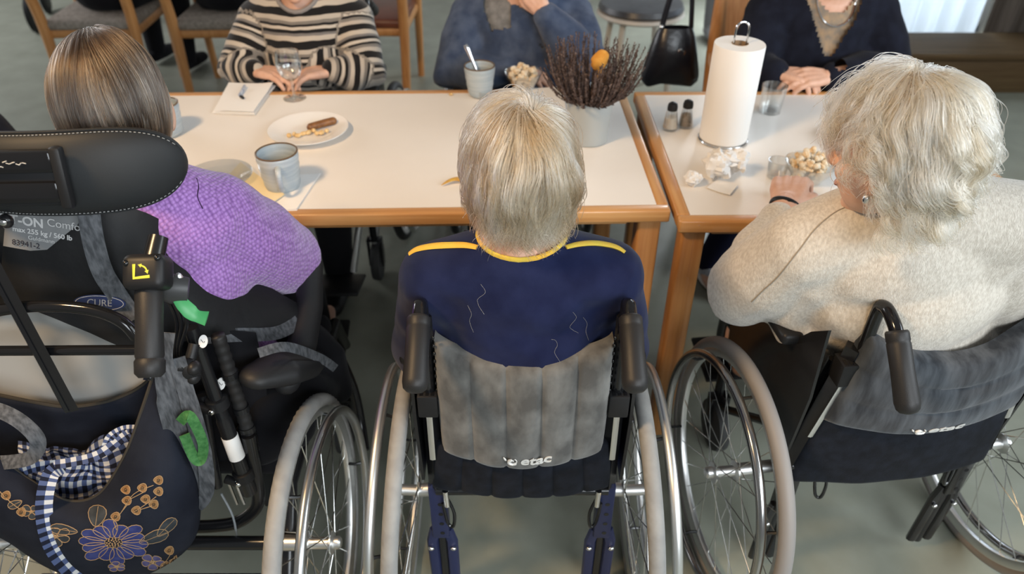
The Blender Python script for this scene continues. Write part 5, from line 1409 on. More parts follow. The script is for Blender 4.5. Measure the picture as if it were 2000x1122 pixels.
# handbag on the chair post
bc = Vector((0.615, 2.80, 0.0))
t = thing('handbag', 'black leather handbag hanging from the chair beside the towel roll', 'bag', bc)
LEATH = mat('black_bag_leather', (0.010, 0.010, 0.014), 0.3, spec=0.6, bump=0.4, bscale=14, bdist=0.01)
mb = MB(); nu, nv = 24, 12; G = []
for i in range(nu + 1):
    a = 2 * PI * i / nu; row = []
    for j in range(nv + 1):
        v = j / nv; w = 0.060 + 0.060 * v ** 0.7; d = 0.012 + 0.045 * math.sin(PI * min(1, v * 0.75 + 0.1)); w *= (1 if v < 0.9 else 1 - (v - 0.9) * 2.0)
        row.append(Vector((math.copysign(abs(math.cos(a)) ** 0.7, math.cos(a)) * w, math.sin(a) * d, 0.735 - 0.215 * v + 0.01 * math.sin(3 * a) * v)))
    G.append(row)
mb.sheet(G); mb.add([g[-1] for g in G[:-1]], [tuple(range(nu))]); mb.build('bag_body', LEATH, t)
MB().tube(smooth_path([(-0.055, 0, 0.72), (-0.03, 0.0, 0.86), (0.02, -0.02, 0.98), (0.045, 0.01, 0.86), (0.058, 0, 0.72)], 5), 0.007, 8, flat=(0.4, 1.5), up=(0, 1, 0)).build('strap', LEATH, t)
MB().tube([(0.02 + 0.013 * math.cos(a), -0.05, 0.655 + 0.013 * math.sin(a)) for a in np.linspace(0, 2 * PI, 16, endpoint=False)], 0.004, 6, closed=True, up=(0, 1, 0)).build('ring', CHROME, t)
MB().ell((-0.055, -0.005, 0.735), (0.009, 0.009, 0.012), None, 10, 8).build('clasp', CHROME, t)

# dark sideboard, window with curtains
t = thing('window_bench', 'low dark brown bench standing below the curtains', 'bench', (2.9, 4.16, 0))
MB().box((0, 0, 0.10), (2.6, 0.34, 0.20), bev=0.006).build('carcass', DWOOD, t)
MB().box((0, -0.01, 0.215), (2.66, 0.38, 0.03), bev=0.006).build('top_board', DWOOD, t)
for k in range(4): MB().box((-0.97 + 0.645 * k, -0.175, 0.105), (0.62, 0.016, 0.16), bev=0.004).build('front_panel', DWOOD, t)
def curtain(label, x0, x1, y, z0, z1, m, waves, amp, seed, group):
    t = thing('curtain', label, 'curtain', ((x0 + x1) / 2, y, 0), 0, group)
    G = []
    for i in range(waves * 10 + 1):
        u = i / (waves * 10); row = []
        for j in range(14):
            v = j / 13; ph = u * waves * 2 * PI + 0.8 * float(vnoise(np.array([u * 5, v * 1.2, seed]), seed))
            row.append(Vector((x0 + (x1 - x0) * u + amp * 0.35 * math.cos(ph) - (x0 + x1) / 2, amp * math.sin(ph) * (0.6 + 0.4 * v), z1 + (z0 - z1) * v)))
        G.append(row)
    MB().sheet(G, 0.002).build('cloth', m, t, angle=0)
    MB().tube([(x0 - (x0 + x1) / 2 - 0.012, 0, z1 + 0.015), (x1 - (x0 + x1) / 2 + 0.012, 0, z1 + 0.015)], 0.012, 10).build('rod', ALU, t)
    return t
SHEER = mat('white_curtain_cloth', (0.80, 0.83, 0.86), 0.9)
nt = SHEER.node_tree; b = nt.nodes['Principled BSDF']; tl_ = nt.nodes.new('ShaderNodeBsdfTranslucent'); tl_.inputs['Color'].default_value = (0.80, 0.84, 0.88, 1)
mx = nt.nodes.new('ShaderNodeMixShader'); mx.inputs[0].default_value = 0.6
nt.links.new(b.outputs[0], mx.inputs[1]); nt.links.new(tl_.outputs[0], mx.inputs[2]); nt.links.new(mx.outputs[0], nt.nodes['Material Output'].inputs['Surface'])
BROWNC = mat('brown_curtain_cloth', (0.075, 0.060, 0.048), 0.9, col2=(0.11, 0.09, 0.075), scale=6, stretch=(8, 8, 0.3))
curtain('white translucent curtain lit by the window', 1.60, 2.74, 4.42, 0.03, 2.4, SHEER, 9, 0.030, 3, 'curtains by the far window')
curtain('brown curtain hanging beside the white curtain', 2.78, 4.2, 4.42, 0.03, 2.4, BROWNC, 9, 0.035, 5, 'curtains by the far window')
structure(MB().box((4.35, 4.62, 1.35), (2.9, 0.10, 2.7)).build('wall_right', WALLM))
w = MB().box((2.25, 4.62, 1.35), (1.20, 0.012, 2.3)).build('window_1', GLASS); structure(w)
for (cx, cz, sx, sz) in ((1.65, 1.35, 0.06, 2.4), (2.86, 1.35, 0.06, 2.4), (2.25, 0.17, 1.24, 0.06), (2.25, 2.52, 1.24, 0.06), (2.25, 1.35, 0.05, 2.3)):
    MB().box((cx, 4.62, cz), (sx, 0.07, sz), bev=0.004).build('window_frame', PORC, w, True)
# ------------------------------------------------------------------ comfort wheelchair on the left, with head rest and lifting sling
A = thing('comfort_wheelchair', 'reclining wheelchair with padded head rest under the purple sweater', 'wheelchair', (-0.68, 0.885, 0))
def px(*pts): return [aty(*p) for p in pts]
VINYL = mat('black_vinyl', (0.016, 0.017, 0.018), 0.55, spec=0.35, bump=0.15, bscale=500, bdist=0.0006)
FOAM = mat('black_padding', (0.014, 0.014, 0.015), 0.55, bump=0.1, bscale=300)
STITCH = mat('pale_stitching', (0.35, 0.35, 0.34), 0.8)
wheel(A, (0.292, 0, 0.30), 1, rad(1.5), tread=True, hand=mat('satin_hand_rim', (0.50, 0.50, 0.49), 0.28, 1.0), spin=0.3)
wheel(A, (-0.325, 0, 0.30), -1, rad(1.5), tread=True, spin=0.1)
for s in (-1, 1): MB().tube([(s * 0.27, 0, 0.30), (s * 0.19, 0, 0.30)], 0.016, 16).build('axle_sleeve', ALU, A)
MB().tube([(-0.22, 0, 0.30), (0.22, 0, 0.30)], 0.014, 12).build('axle_tube', BLACKM, A)
MB().tube([(-0.29, -0.03, 0.205), (0.24, -0.03, 0.205)], 0.019, 14).build('rear_frame_bar', NAVYM, A)
for s in (-1, 1):
    MB().tube([(s * 0.22, -0.03, 0.21), (s * 0.22, 0.10, 0.36), (s * 0.22, 0.60, 0.38), (s * 0.20, 0.72, 0.20)], 0.015, 12).build('side_frame', BLACKM, A)
    caster(A, (s * 0.22, 0.52, 0.075))
    MB().box((s * 0.10, 0.80, 0.13), (0.16, 0.18, 0.014), rot=Matrix.Rotation(0.3, 3, 'X'), bev=0.004).build('footplate', BLACKP, A)
MB().box((0, 0.36, 0.385), (0.44, 0.46, 0.10), bev=0.03, seg=3).build('seat_cushion', BLKCLOTH, A)
# head rest
hc = aty(95, 338, 0.925); ex = Vector((1, 0.10, -0.03)).normalized(); ez = Vector((0.0, 0.22, 1)).normalized(); ez = (ez - ex * ez.dot(ex)).normalized(); ey = ez.cross(ex)
HW, HH, HT = 0.172, 0.061, 0.030
def hr(u, a, off=0.0):
    """u along the pad, a around it"""
    k = max(0.0, 1 - abs(u) ** 4.6) ** 0.52 if abs(u) < 1 else 0.0
    sx = u * HW; hh = (HH * (0.97 + 0.06 * u) + off) * k; th = (HT + off) * max(0.0, 1 - abs(u) ** 5) ** 0.5
    ca, sa = math.cos(a), math.sin(a)
    ca = math.copysign(abs(ca) ** 0.75, ca)
    return hc + ex * sx + ez * (sa * hh) + ey * (-ca * th + 0.055 * u * u)
us = [math.sin(PI / 2 * t) for t in np.linspace(-1, 1, 49)]
mb = MB(); n = 28
rows = [[hr(u, 2 * PI * k / n) for k in range(n)] for u in us]
vs = [p for r in rows for p in r]; fs = [(i * n + k, i * n + (k + 1) % n, (i + 1) * n + (k + 1) % n, (i + 1) * n + k) for i in range(len(us) - 1) for k in range(n)]
mb.add(vs, fs); head_rest = mb.build('head_rest', VINYL, A, True, angle=0)
for a in (1.35, -1.35):
    pts = [hr(u, a, 0.0012) for u in np.linspace(-0.985, 0.985, 60)]
    MB().tube(pts, 0.0013, 6).build('piping', VINYL, head_rest)
    st = MB()
    pp = [hr(u, a * 0.90, 0.0008) for u in np.linspace(-0.96, 0.96, 131)]
    for i in range(0, 130, 2): st.tube([pp[i], pp[i + 1]], 0.00055, 4)
    o = st.build('stitching', STITCH, head_rest); o['kind'] = 'stuff'
# rail on the back of the head rest
def hb(x, z, d): 
    u = x / HW
    return hc + ex * x + ez * z - ey * (HT + d) + ey * (0.055 * u * u)
Rh = Matrix((ex, ey, ez)).transposed()
br = MB().box(hb(-0.035, 0.002, 0.004), (0.140, 0.012, 0.078), Rh, 0.004).build('head_rest_bracket', BLACKP, A, True)
for z in (0.026, -0.016): MB().box(hb(-0.035, z, 0.012), (0.128, 0.012, 0.030), Rh, 0.004).build('slide_rail', GLOSSB, br)
MB().box(hb(0.037, 0.004, 0.014), (0.016, 0.018, 0.086), Rh, 0.005).build('rail_cap', BLACKP, br)
MB().box(hb(-0.110, 0.004, 0.018), (0.034, 0.026, 0.105), Rh, 0.010).build('rail_clamp', BLACKP, br)
sc = MB(); srs = random.Random(4)
for k in range(12):
    q = hb(-0.052 + 0.0042 * k, 0.024 + srs.uniform(-.003, .004), 0.0183); sc.tube([q, q + ex * srs.uniform(.003, .006) + ez * srs.uniform(-.003, .003)], 0.0007, 4)
sc.build('scuff_mark', mat('worn_silver', (0.45, 0.44, 0.42), 0.5), br)
kn = aty(12, 432, 0.90)
MB().ell(kn, (0.010, 0.009, 0.011), None, 14, 10).build('screw_head', BLACKM, A, True)
MB().ell(kn + Vector((0.002, -0.009, 0.003)), (0.006, 0.004, 0.006), None, 12, 8).build('screw_tip', CHROME, A, True)
MB().tube(px((-12, 440, 0.92), (-18, 520, 0.93), (-30, 640, 0.93)), 0.011, 4, flat=(1.3, 0.6), up=(1, 0, 0)).build('head_rest_stem', BLACKM, A, True)

# push frame
MB().tube(smooth_path(px((-70, 640, 0.90), (-20, 612, 0.90), (50, 600, 0.905), (120, 599, 0.905), (190, 608, 0.905), (240, 630, 0.90), (268, 660, 0.895)), 5), 0.0095, 14).build('arched_bar', GLOSSB, A, True)
MB().tube(px((-80, 686, 0.90), (272, 684, 0.895)), 0.0085, 14).build('cross_bar', GLOSSB, A, True)
p0, p1 = px((-35, 480, 0.915), (138, 800, 0.87))
MB().tube([p0, p0.lerp(p1, 0.98), p1], 0.019, 4, up=(0.8, -0.2, 0.5), flat=(1.0, 0.55)).build('diagonal_bar', BLACKM, A, True, angle=30)
MB().tube([p0 + Vector((0, -0.009, 0.004)), p1 + Vector((0, -0.009, 0.004))], 0.004, 4, up=(0.8, -0.2, 0.5)).build('bar_groove', GLOSSB, A, True)
# push grip with gear head
g0, g1 = aty(291, 560, 0.862), aty(293, 738, 0.775); gd = (g1 - g0)
MB().tube([g0 - gd * 0.05, g0, g0 + gd * 0.03, g0 + gd * 0.06, g0 + gd * 0.5, g0 + gd * 0.76, g0 + gd * 0.79, g0 + gd * 0.82, g0 + gd * 0.95, g1], [0.012, 0.0165, 0.0180, 0.0195, 0.0190, 0.0200, 0.0188, 0.0212, 0.0208, 0.0150], 22, up=(1, 0, 0)).build('push_grip', RUBBERB, A, True)
MB().ell(g1 + gd.normalized() * 0.0005, (0.005, 0.004, 0.005), None, 10, 6).build('grip_hole', GLOSSB, A, True)
gh = aty(290, 533, 0.868); gy = gd.normalized()
gz = Vector((0.05, -0.62, 0.78)); Rg = axes((1, 0.05, 0), gd, loc=gh)
R3 = Rg.to_3x3()
gb = MB().box(gh, (0.060, 0.052, 0.046), R3, 0.012, 4, ).build('gear_head', BLACKP, A, True)
MB().tube([gh + R3 @ Vector((0.008, -0.02, -0.002)), gh + R3 @ Vector((0.012, -0.052, 0.004))], [0.015, 0.014], 16).build('handle_stub', BLACKM, A, True)
for q in ((-0.022, -0.012), (0.022, -0.018)): MB().ell(gh + R3 @ Vector((q[0], q[1], -0.0225)), (0.0045, 0.0045, 0.0035), R3, 12, 6).build('screw', GLOSSB, gb, True)
YPRINT = mat('yellow_print', (0.62, 0.60, 0.05), 0.5)
fz = -0.0236
def gp(a, b): return gh + R3 @ Vector((a, b, fz))
MB().tube([gp(-0.010, -0.010), gp(-0.010, 0.010), gp(0.012, 0.008)], 0.0018, 4, up=R3 @ Vector((0, 0, 1)), flat=(0.25, 1.2)).build('tilt_symbol', YPRINT, gb, True)
arcp = [gp(-0.003 + 0.011 * math.sin(a), 0.001 - 0.009 * math.cos(a)) for a in np.linspace(0.3, 1.4, 9)]
MB().tube(arcp, 0.0009, 4, up=R3 @ Vector((0, 0, 1)), flat=(0.3, 1.2)).build('tilt_arrow', YPRINT, gb, True)
for q, d in ((arcp[0], -1), (arcp[-1], 1)):
    dirv = (arcp[1] - arcp[0]).normalized() * -1 if d < 0 else (arcp[-1] - arcp[-2]).normalized(); s_ = dirv.cross(R3 @ Vector((0, 0, 1))) * 0.003
    MB().add([q + s_, q - s_, q + dirv * 0.005], [(0, 1, 2)]).build('arrow_head', YPRINT, gb, True)
# side clamp with green lever
lc = aty(338, 565, 0.895)
MB().tube([lc + Vector((-0.018, 0.0, 0.006)), lc, lc + Vector((0.020, 0.005, -0.006))], [0.020, 0.023, 0.019], 14, flat=(1.1, 0.9)).build('lever_clamp', mat('dark_grey_plastic', (0.045, 0.045, 0.045), 0.45), A, True)
MB().tube(smooth_path(px((345, 582, 0.885), (362, 600, 0.88), (380, 616, 0.878), (404, 623, 0.878)), 4), [0.006, 0.009, 0.010, 0.008, 0.010], 10, flat=(0.45, 1.2), up=(0.4, -0.6, 0.6)).build('green_lever', mat('green_plastic', (0.07, 0.36, 0.12), 0.4), A, True)
MB().ell(aty(352, 548, 0.90), (0.006, 0.006, 0.014), None, 10, 8).build('clamp_pin', ALU, A, True)
# star knob, cables, gas springs
kc = aty(367, 722, 0.905); mb = MB()
mb.ell(kc, (0.022, 0.017, 0.022), None, 18, 12)
for k in range(4): a = k * PI / 2 + 0.5; mb.ell(kc + Vector((0.015 * math.cos(a), -0.004, 0.015 * math.sin(a))), (0.012, 0.014, 0.012), None, 12, 8)
mb.tube([kc, kc + Vector((0.008, 0.03, 0.03))], 0.009, 12)
mb.build('star_knob', BLACKP, A, True)
for dx in (0, 9, 20): MB().tube(smooth_path(px((330 + dx, 590, 0.93), (345 + dx, 630, 0.94), (342 + dx * 0.5, 690, 0.945), (352 + dx, 760, 0.95)), 5), 0.0032, 8).build('cable', BLACKM, A, True)
s0, s1 = aty(372, 640, 0.965), aty(488, 962, 0.925)
MB().tube([s0, s0.lerp(s1, 0.5), s0.lerp(s1, 0.52), s1], [0.0125, 0.0125, 0.0145, 0.0145], 16).build('gas_spring', BLACKM, A, True)
for q in (0.42, 0.88):
    c = s0.lerp(s1, q); d = (s1 - s0).normalized(); cl = MB().tube([c - d * 0.012, c - d * 0.010, c + d * 0.010, c + d * 0.012], [0.016, 0.0195, 0.0195, 0.016], 18).build('tube_clamp', BLACKP, A, True)
    MB().box(c + Vector((-0.018, -0.012, -0.004)), (0.032, 0.014, 0.014), Matrix.Rotation(0.5, 3, 'Y'), 0.003).build('clamp_lug', BLACKP, cl)
    MB().ell(c + Vector((-0.006, -0.021, -0.004)), (0.006, 0.004, 0.006), None, 10, 6).build('clamp_bolt', CHROME, cl)
lb0, lb1 = s0.lerp(s1, 0.62), s0.lerp(s1, 0.76)
lab = MB().tube([lb0, lb1], 0.0150, 18).build('paper_label', PAPER, A, True)
ld = (lb1 - lb0).normalized()
for k in range(7): MB().tube([lb0.lerp(lb1, 0.30 + 0.05 * k) + Vector((0.001, -0.0125, 0.0083)), lb0.lerp(lb1, 0.30 + 0.05 * k) + Vector((0.009, -0.0085, 0.0090))], 0.0008, 4).build('barcode_bar', BLACKM, lab)
c0, c1 = aty(425, 655, 0.985), aty(496, 878, 0.96); cp = [c0.lerp(c1, k / 60) for k in range(61)]
MB().tube(cp, [0.0135 if (k // 2) % 2 else 0.0122 for k in range(61)], 14).build('ribbed_sleeve', RUBBERB, A, True, angle=0)
for q in (0.32, 0.62, 0.80): c = c0.lerp(c1, q); d = (c1 - c0).normalized(); MB().tube([c - d * 0.006, c + d * 0.006], 0.0155, 14).build('sleeve_band', BLACKM, A, True)
s2, s3 = aty(395, 770, 0.955), aty(425, 950, 0.93)
MB().tube([s2, s3], 0.010, 12).build('lock_rod', BLACKM, A, True)
MB().tube(smooth_path(px((432, 965, 0.925), (455, 1010, 0.92), (463, 1055, 0.915)), 4), 0.0022, 6).build('cable_end', mat('pale_cable', (0.30, 0.32, 0.34), 0.5), A, True)
fk = MB()
for dx in (-7, 7): fk.tube(px((452 + dx, 940, 0.915), (470 + dx, 985, 0.91)), 0.003, 6)
fk.build('silver_fork', CHROME, A, True)
MB().tube(smooth_path(px((485, 850, 0.955), (500, 930, 0.945), (503, 985, 0.94), (470, 1018, 0.935), (420, 1028, 0.93), (350, 1030, 0.93)), 5), 0.0135, 14).build('tilt_frame_tube', BLACKM, A, True)
for (a, b, yy) in ((397, 667, 0.952), (432, 750, 0.968)):
    c = aty(a, b, yy); st_ = MB().lathe([(0, 0), (0.0075, 0), (0.0075, 0.0012), (0, 0.0014)], 20, axes((1, 0, -0.25), (0.25, 0.4, 1), loc=c) @ Matrix.Diagonal((1, 1.6, 1, 1))).build('oval_sticker', PAPER, A, True)
    MB().tube([c + Vector((-0.002, -0.0018, 0.005)), c + Vector((0.0005, -0.0018, -0.003)), c + Vector((0.003, -0.0018, 0.001))], 0.0006, 4).build('sticker_mark', BLACKM, st_)
# arm pad, side padding, dark seat side
mb = MB(); pad = px((505, 735, 0.985), (545, 722, 1.02), (585, 712, 1.09), (610, 700, 1.20)); mb.capsule(pad, [0.036, 0.048, 0.046, 0.034], 20, flat=(0.62, 1.0), up=(0, 0, 1)); obj('arm_pad', voxel(mb, 0.006, 4), FOAM, A, True)
mb = MB(); mb.capsule(px((606, 520, 1.26), (604, 600, 1.20), (586, 690, 1.10), (560, 745, 1.04)), [0.026, 0.028, 0.030, 0.026], 18); mb.build('side_bolster', FOAM, A, True)
mb = MB(); mb.capsule(px((560, 640, 1.25), (640, 700, 1.25), (660, 760, 1.25)), [0.06, 0.05, 0.035], 16); mb.capsule(px((530, 800, 1.05), (600, 770, 1.15), (650, 740, 1.30)), [0.045, 0.055, 0.05], 16); mb.capsule(px((505, 860, 1.0), (560, 830, 1.1)), [0.05, 0.06], 16)
me = voxel(mb, 0.009, 4); folds(me, 0.006, (10, 10, 12), 91); obj('side_upholstery', me, BLKCLOTH, A, True)
mb = MB(); mb.tube(smooth_path(px((660, 690, 1.30), (690, 760, 1.28), (705, 830, 1.25), (712, 880, 1.2)), 4), 0.012, 10); mb.build('front_hanger', BLACKM, A, True)
MB().box(aty(528, 850, 1.12), (0.010, 0.22, 0.22), None, 0.004).build('side_panel', VINYL, A, True)
MB().sheet([smooth_path(px(*r), 5) for r in ([(300, 640, 0.985), (310, 760, 0.965), (330, 900, 0.95)], [(400, 640, 1.03), (410, 760, 1.01), (430, 900, 0.99)], [(500, 650, 1.06), (520, 760, 1.05), (520, 880, 1.04)])], 0.004).build('side_cover', BLKCLOTH, A, True)
# pale shell behind the push frame
def grid(rows, ku=6, kv=6):
    """smooth surface through rows of photo points (px, py, y)"""
    R = [smooth_path([aty(*p) for p in row], ku) for row in rows]
    C = [smooth_path([r[i] for r in R], kv) for i in range(len(R[0]))]
    return C
SHELL = mat('pale_grey_shell', (0.33, 0.325, 0.31), 0.28, spec=0.5)
MB().sheet(grid([[(-90, 560, 0.985), (60, 560, 1.0), (180, 570, 1.0), (300, 590, 0.98)], [(-90, 690, 0.965), (60, 690, 0.98), (180, 690, 0.98), (300, 690, 0.965)], [(-90, 790, 0.945), (60, 800, 0.955), (180, 795, 0.955), (300, 740, 0.95)]]), 0.006).build('back_shell', SHELL, A, True)

# ------------------------------------------------------------------ lifting sling
SL = thing('lifting_sling', 'black lifting sling with grey webbing wrapped around the purple sweater', 'sling', (-0.68, 1.05, 0.45))
SLING = mat('black_sling_fabric', (0.010, 0.010, 0.011), 0.6, col2=(0.013, 0.013, 0.014), scale=12, spec=0.4, bump=0.5, bscale=45, bdist=0.002)
WEB = mat('grey_webbing', (0.050, 0.053, 0.058), 0.8, col2=(0.115, 0.12, 0.13), scale=160, stretch=(1, 1, 0.25), bump=0.5, bscale=240, bdist=0.0012)
rows = [[(-110, 400, 1.00), (20, 405, 0.995), (150, 405, 1.005), (262, 408, 1.035), (375, 470, 1.095), (470, 530, 1.150), (560, 585, 1.185), (600, 606, 1.20)],
        [(-110, 480, 0.985), (20, 485, 0.985), (150, 490, 0.985), (262, 500, 1.000), (370, 545, 1.045), (470, 585, 1.100), (560, 612, 1.150), (600, 612, 1.185)],
        [(-110, 560, 0.975), (20, 565, 0.975), (150, 570, 0.975), (262, 585, 0.980), (370, 610, 1.010), (465, 640, 1.060), (550, 645, 1.115), (598, 618, 1.175)],
        [(-110, 595, 0.970), (40, 598, 0.970), (160, 640, 0.970), (262, 680, 0.970), (355, 665, 0.995), (455, 657, 1.045), (545, 652, 1.105), (597, 621, 1.170)]]
G = grid(rows)
sl_o = MB().sheet(G, 0.005).build('sling_body', SLING, SL, True)
def ribbon(pts, w, thick=0.0022, k=6, up=None):
    P = smooth_path(pts, k); mb = MB()
    fr = frames(P); vs = []; fs = []; m = len(P)
    for i, (p, t, a, b) in enumerate(fr):
        view = (Vector((0, 0, CAM_H)) - p).normalized() if up is None else Vector(up)
        s = t.cross(view).normalized(); nn = s.cross(t).normalized()
        ww = w[min(i * len(w) // m, len(w) - 1)] if isinstance(w, (list, tuple)) else w
        vs += [p - s * ww / 2 - nn * thick / 2, p + s * ww / 2 - nn * thick / 2, p + s * ww / 2 + nn * thick / 2, p - s * ww / 2 + nn * thick / 2]
    for i in range(m - 1):
        for k_ in range(4): fs.append((i * 4 + k_, i * 4 + (k_ + 1) % 4, (i + 1) * 4 + (k_ + 1) % 4, (i + 1) * 4 + k_))
    fs += [(3, 2, 1, 0), ((m - 1) * 4, (m - 1) * 4 + 1, (m - 1) * 4 + 2, (m - 1) * 4 + 3)]
    return mb.add(vs, fs)
lower = [g[-1] for g in G]; nG = len(lower)
edge = [lower[i] + Vector((0, -0.004, 0.006)) for i in range(int(nG * 0.62), nG - 1)]
ribbon(edge[::2], 0.026, 0.003, 3, up=(0.2, -0.8, 0.55)).build('webbing_border', WEB, SL, True)
ribbon(px((172, 405, 0.955), (182, 470, 0.940), (200, 530, 0.940), (228, 575, 0.955), (262, 625, 0.940)), 0.030, 0.003).build('shoulder_strap', WEB, SL, True)
# printed label
LAB = mat('grey_label', (0.17, 0.175, 0.18), 0.6, col2=(0.21, 0.215, 0.22), scale=20)
q = [aty(-60, 400, 0.968), aty(168, 402, 0.968), aty(150, 440, 0.958), aty(92, 488, 0.950), aty(60, 490, 0.950), aty(-60, 470, 0.952)]
_n = (q[1] - q[0]).cross(q[3] - q[0]).normalized(); q = [p - _n * (p - q[0]).dot(_n) for p in q]
lab = MB().add([p for p in q] + [p + Vector((0, 0.003, 0.001)) for p in q], [(0, 1, 2, 3, 4, 5), (11, 10, 9, 8, 7, 6)] + [(i, (i + 1) % 6, 6 + (i + 1) % 6, 6 + i) for i in range(6)]).build('printed_label', LAB, SL, True, smooth=False)
lx = (aty(150, 447, 0.9575) - aty(20, 425, 0.9600)).normalized(); nrm = (q[1] - q[0]).cross(q[3] - q[0]).normalized()
if nrm.y > 0: nrm = -nrm
ly = nrm.cross(lx)
def label_text(name, s, px_, py_, size, m, rot=0.0, bold=0.0):
    # point of the label plane seen at that pixel
    d = (aty(px_, py_, 1.0) - Vector((0, 0, CAM_H))).normalized(); o = Vector((0, 0, CAM_H)); t_ = (q[0] - o).dot(nrm) / d.dot(nrm); c = o + d * t_ + nrm * 0.0016
    text(name, s, size, axes(lx, ly, loc=c), m, lab, 0.0002, 0.0, bold)
LWHITE = mat('label_print', (0.50, 0.50, 0.50), 0.6); LBLACK = mat('marker_ink', (0.02, 0.02, 0.03), 0.6)
label_text('label_text', 'SIT-ON', 44, 431, 0.0195, LWHITE, bold=0.0006)
label_text('label_text', 'Comfort', 134, 441, 0.0175, LWHITE)
label_text('label_text', 'max 255 kg / 560 lb', 84, 456, 0.0110, LWHITE, bold=0.0003)
label_text('label_text', 'Guldmann', 82, 468, 0.0095, LWHITE)
label_text('handwriting', '83941-2', 52, 477, 0.0125, LBLACK)
# blue badge
bc_ = aty(196, 592, 0.945); bn = Vector((0.1, -0.85, 0.5)).normalized(); bx = Vector((1, 0.05, -0.10)).normalized()
BM = axes(bx, bn.cross(bx), loc=bc_)
bd = MB().lathe([(0, 0), (1, 0), (1, 0.0025), (0, 0.003)], 32, BM @ Matrix.Diagonal((0.040, 0.0135, 1, 1))).build('maker_badge', mat('badge_blue', (0.020, 0.035, 0.11), 0.35), A, True)
MB().tube([BM @ Vector((0.037 * math.cos(a), 0.0115 * math.sin(a), 0.003)) for a in np.linspace(0, 2 * PI, 40, endpoint=False)], 0.0005, 5, closed=True).build('badge_ring', LWHITE, bd, True)
text('badge_text', 'CURE', 0.0155, BM @ Matrix.Translation((0, 0, 0.0032)), mat('badge_print', (0.30, 0.33, 0.38), 0.4), bd, 0.0003)
# leg straps with coloured loops
W2 = 0.034
LS = thing('leg_strap', 'grey sling leg strap with a green loop hanging beside the flowered bag', 'strap', aty(390, 985, 0.87))
ribbon(px((325, 650, 0.895), (320, 700, 0.885), (326, 770, 0.875), (345, 850, 0.868), (366, 930, 0.862), (382, 985, 0.862)), [0.026, 0.030, 0.036, 0.038, 0.036]).build('webbing', WEB, LS, True)
ribbon(px((345, 700, 0.893), (362, 760, 0.885), (388, 850, 0.872), (403, 920, 0.866), (402, 970, 0.864), (386, 990, 0.862)), [0.026, 0.028, 0.026, 0.022]).build('webbing', WEB, LS, True)
ribbon(px((352, 825, 0.862), (368, 812, 0.858), (384, 835, 0.858), (397, 870, 0.862), (392, 900, 0.862), (378, 893, 0.858), (360, 850, 0.860)), 0.017).build('green_loop', mat('green_webbing', (0.035, 0.13, 0.038), 0.8, col2=(0.07, 0.20, 0.065), scale=120, bump=0.4), LS, True)
LS = thing('leg_strap', 'grey sling leg strap looping over the opening of the flowered bag', 'strap', aty(40, 890, 0.85))
ribbon(px((-60, 790, 0.86), (0, 803, 0.855), (45, 828, 0.85), (74, 862, 0.845), (62, 893, 0.84), (20, 903, 0.84), (-50, 905, 0.845)), 0.024).build('webbing', WEB, LS, True)
ribbon(px((505, 690, 0.99), (560, 678, 1.02), (625, 700, 1.10), (655, 720, 1.16)), 0.018).build('pad_strap', WEB, A, True)
# ------------------------------------------------------------------ flowered bag
BG = thing('cloth_bag', 'dark navy cloth bag printed with blue flowers, hung behind the wheelchair', 'bag', (-0.74, 0.85, 0.33))
BAGM = mat('navy_bag_cloth', (0.011, 0.013, 0.021), 0.85, col2=(0.017, 0.020, 0.030), scale=14, bump=0.3, bscale=600, bdist=0.0008)
BAGE = mat('bag_edge_binding', (0.045, 0.040, 0.033), 0.85)
front = [[(-110, 840, 0.855), (-30, 875, 0.852), (50, 932, 0.838), (130, 978, 0.824), (195, 965, 0.826), (245, 890, 0.845), (275, 810, 0.872), (300, 735, 0.905)],
         [(-110, 900, 0.825), (-25, 935, 0.815), (60, 985, 0.798), (140, 1025, 0.784), (215, 1010, 0.788), (280, 940, 0.812), (310, 860, 0.850), (315, 770, 0.895)],
         [(-110, 950, 0.815), (-10, 1000, 0.800), (75, 1050, 0.786), (150, 1080, 0.778), (240, 1065, 0.783), (320, 1000, 0.805), (345, 910, 0.840), (332, 810, 0.885)],
         [(-110, 990, 0.825), (0, 1040, 0.815), (85, 1092, 0.805), (165, 1122, 0.800), (270, 1112, 0.805), (360, 1050, 0.825), (378, 950, 0.855), (352, 850, 0.890)],
         [(-110, 1000, 0.860), (5, 1050, 0.850), (90, 1105, 0.842), (170, 1132, 0.840), (275, 1125, 0.845), (372, 1062, 0.860), (388, 960, 0.880), (360, 850, 0.905)]]
GF = grid(front, 8, 6)
fo = MB().sheet(GF, 0.003).build('front_panel', BAGM, BG, True, angle=0)
back = [[(-110, 765, 0.93), (-30, 768, 0.93), (60, 785, 0.93), (130, 795, 0.93), (195, 788, 0.93), (245, 772, 0.93), (280, 752, 0.93), (306, 728, 0.925)],
        [(-110, 900, 0.935), (-25, 900, 0.935), (60, 920, 0.935), (140, 930, 0.935), (215, 920, 0.935), (280, 890, 0.935), (310, 850, 0.93), (330, 790, 0.92)],
        [(-110, 995, 0.866), (5, 1045, 0.856), (90, 1100, 0.848), (170, 1127, 0.846), (275, 1120, 0.851), (370, 1058, 0.866), (386, 958, 0.886), (360, 850, 0.908)]]
MB().sheet(grid(back, 8, 8), 0.003).build('back_panel', BAGM, BG, True, angle=0)
MB().tube([g[0] + Vector((0, -0.001, 0.001)) for g in GF], 0.0032, 8).build('opening_binding', BAGE, BG, True)
MB().tube([g[0] for g in grid(back, 8, 8)], 0.0035, 8).build('rear_binding', BAGE, BG, True)
MB().tube([g[-1] for g in GF], 0.0028, 8).build('bottom_seam', BAGM, BG, True)
ribbon(px((298, 745, 0.905), (306, 715, 0.90), (302, 690, 0.885)), 0.03).build('bag_strap', BAGM, BG, True)
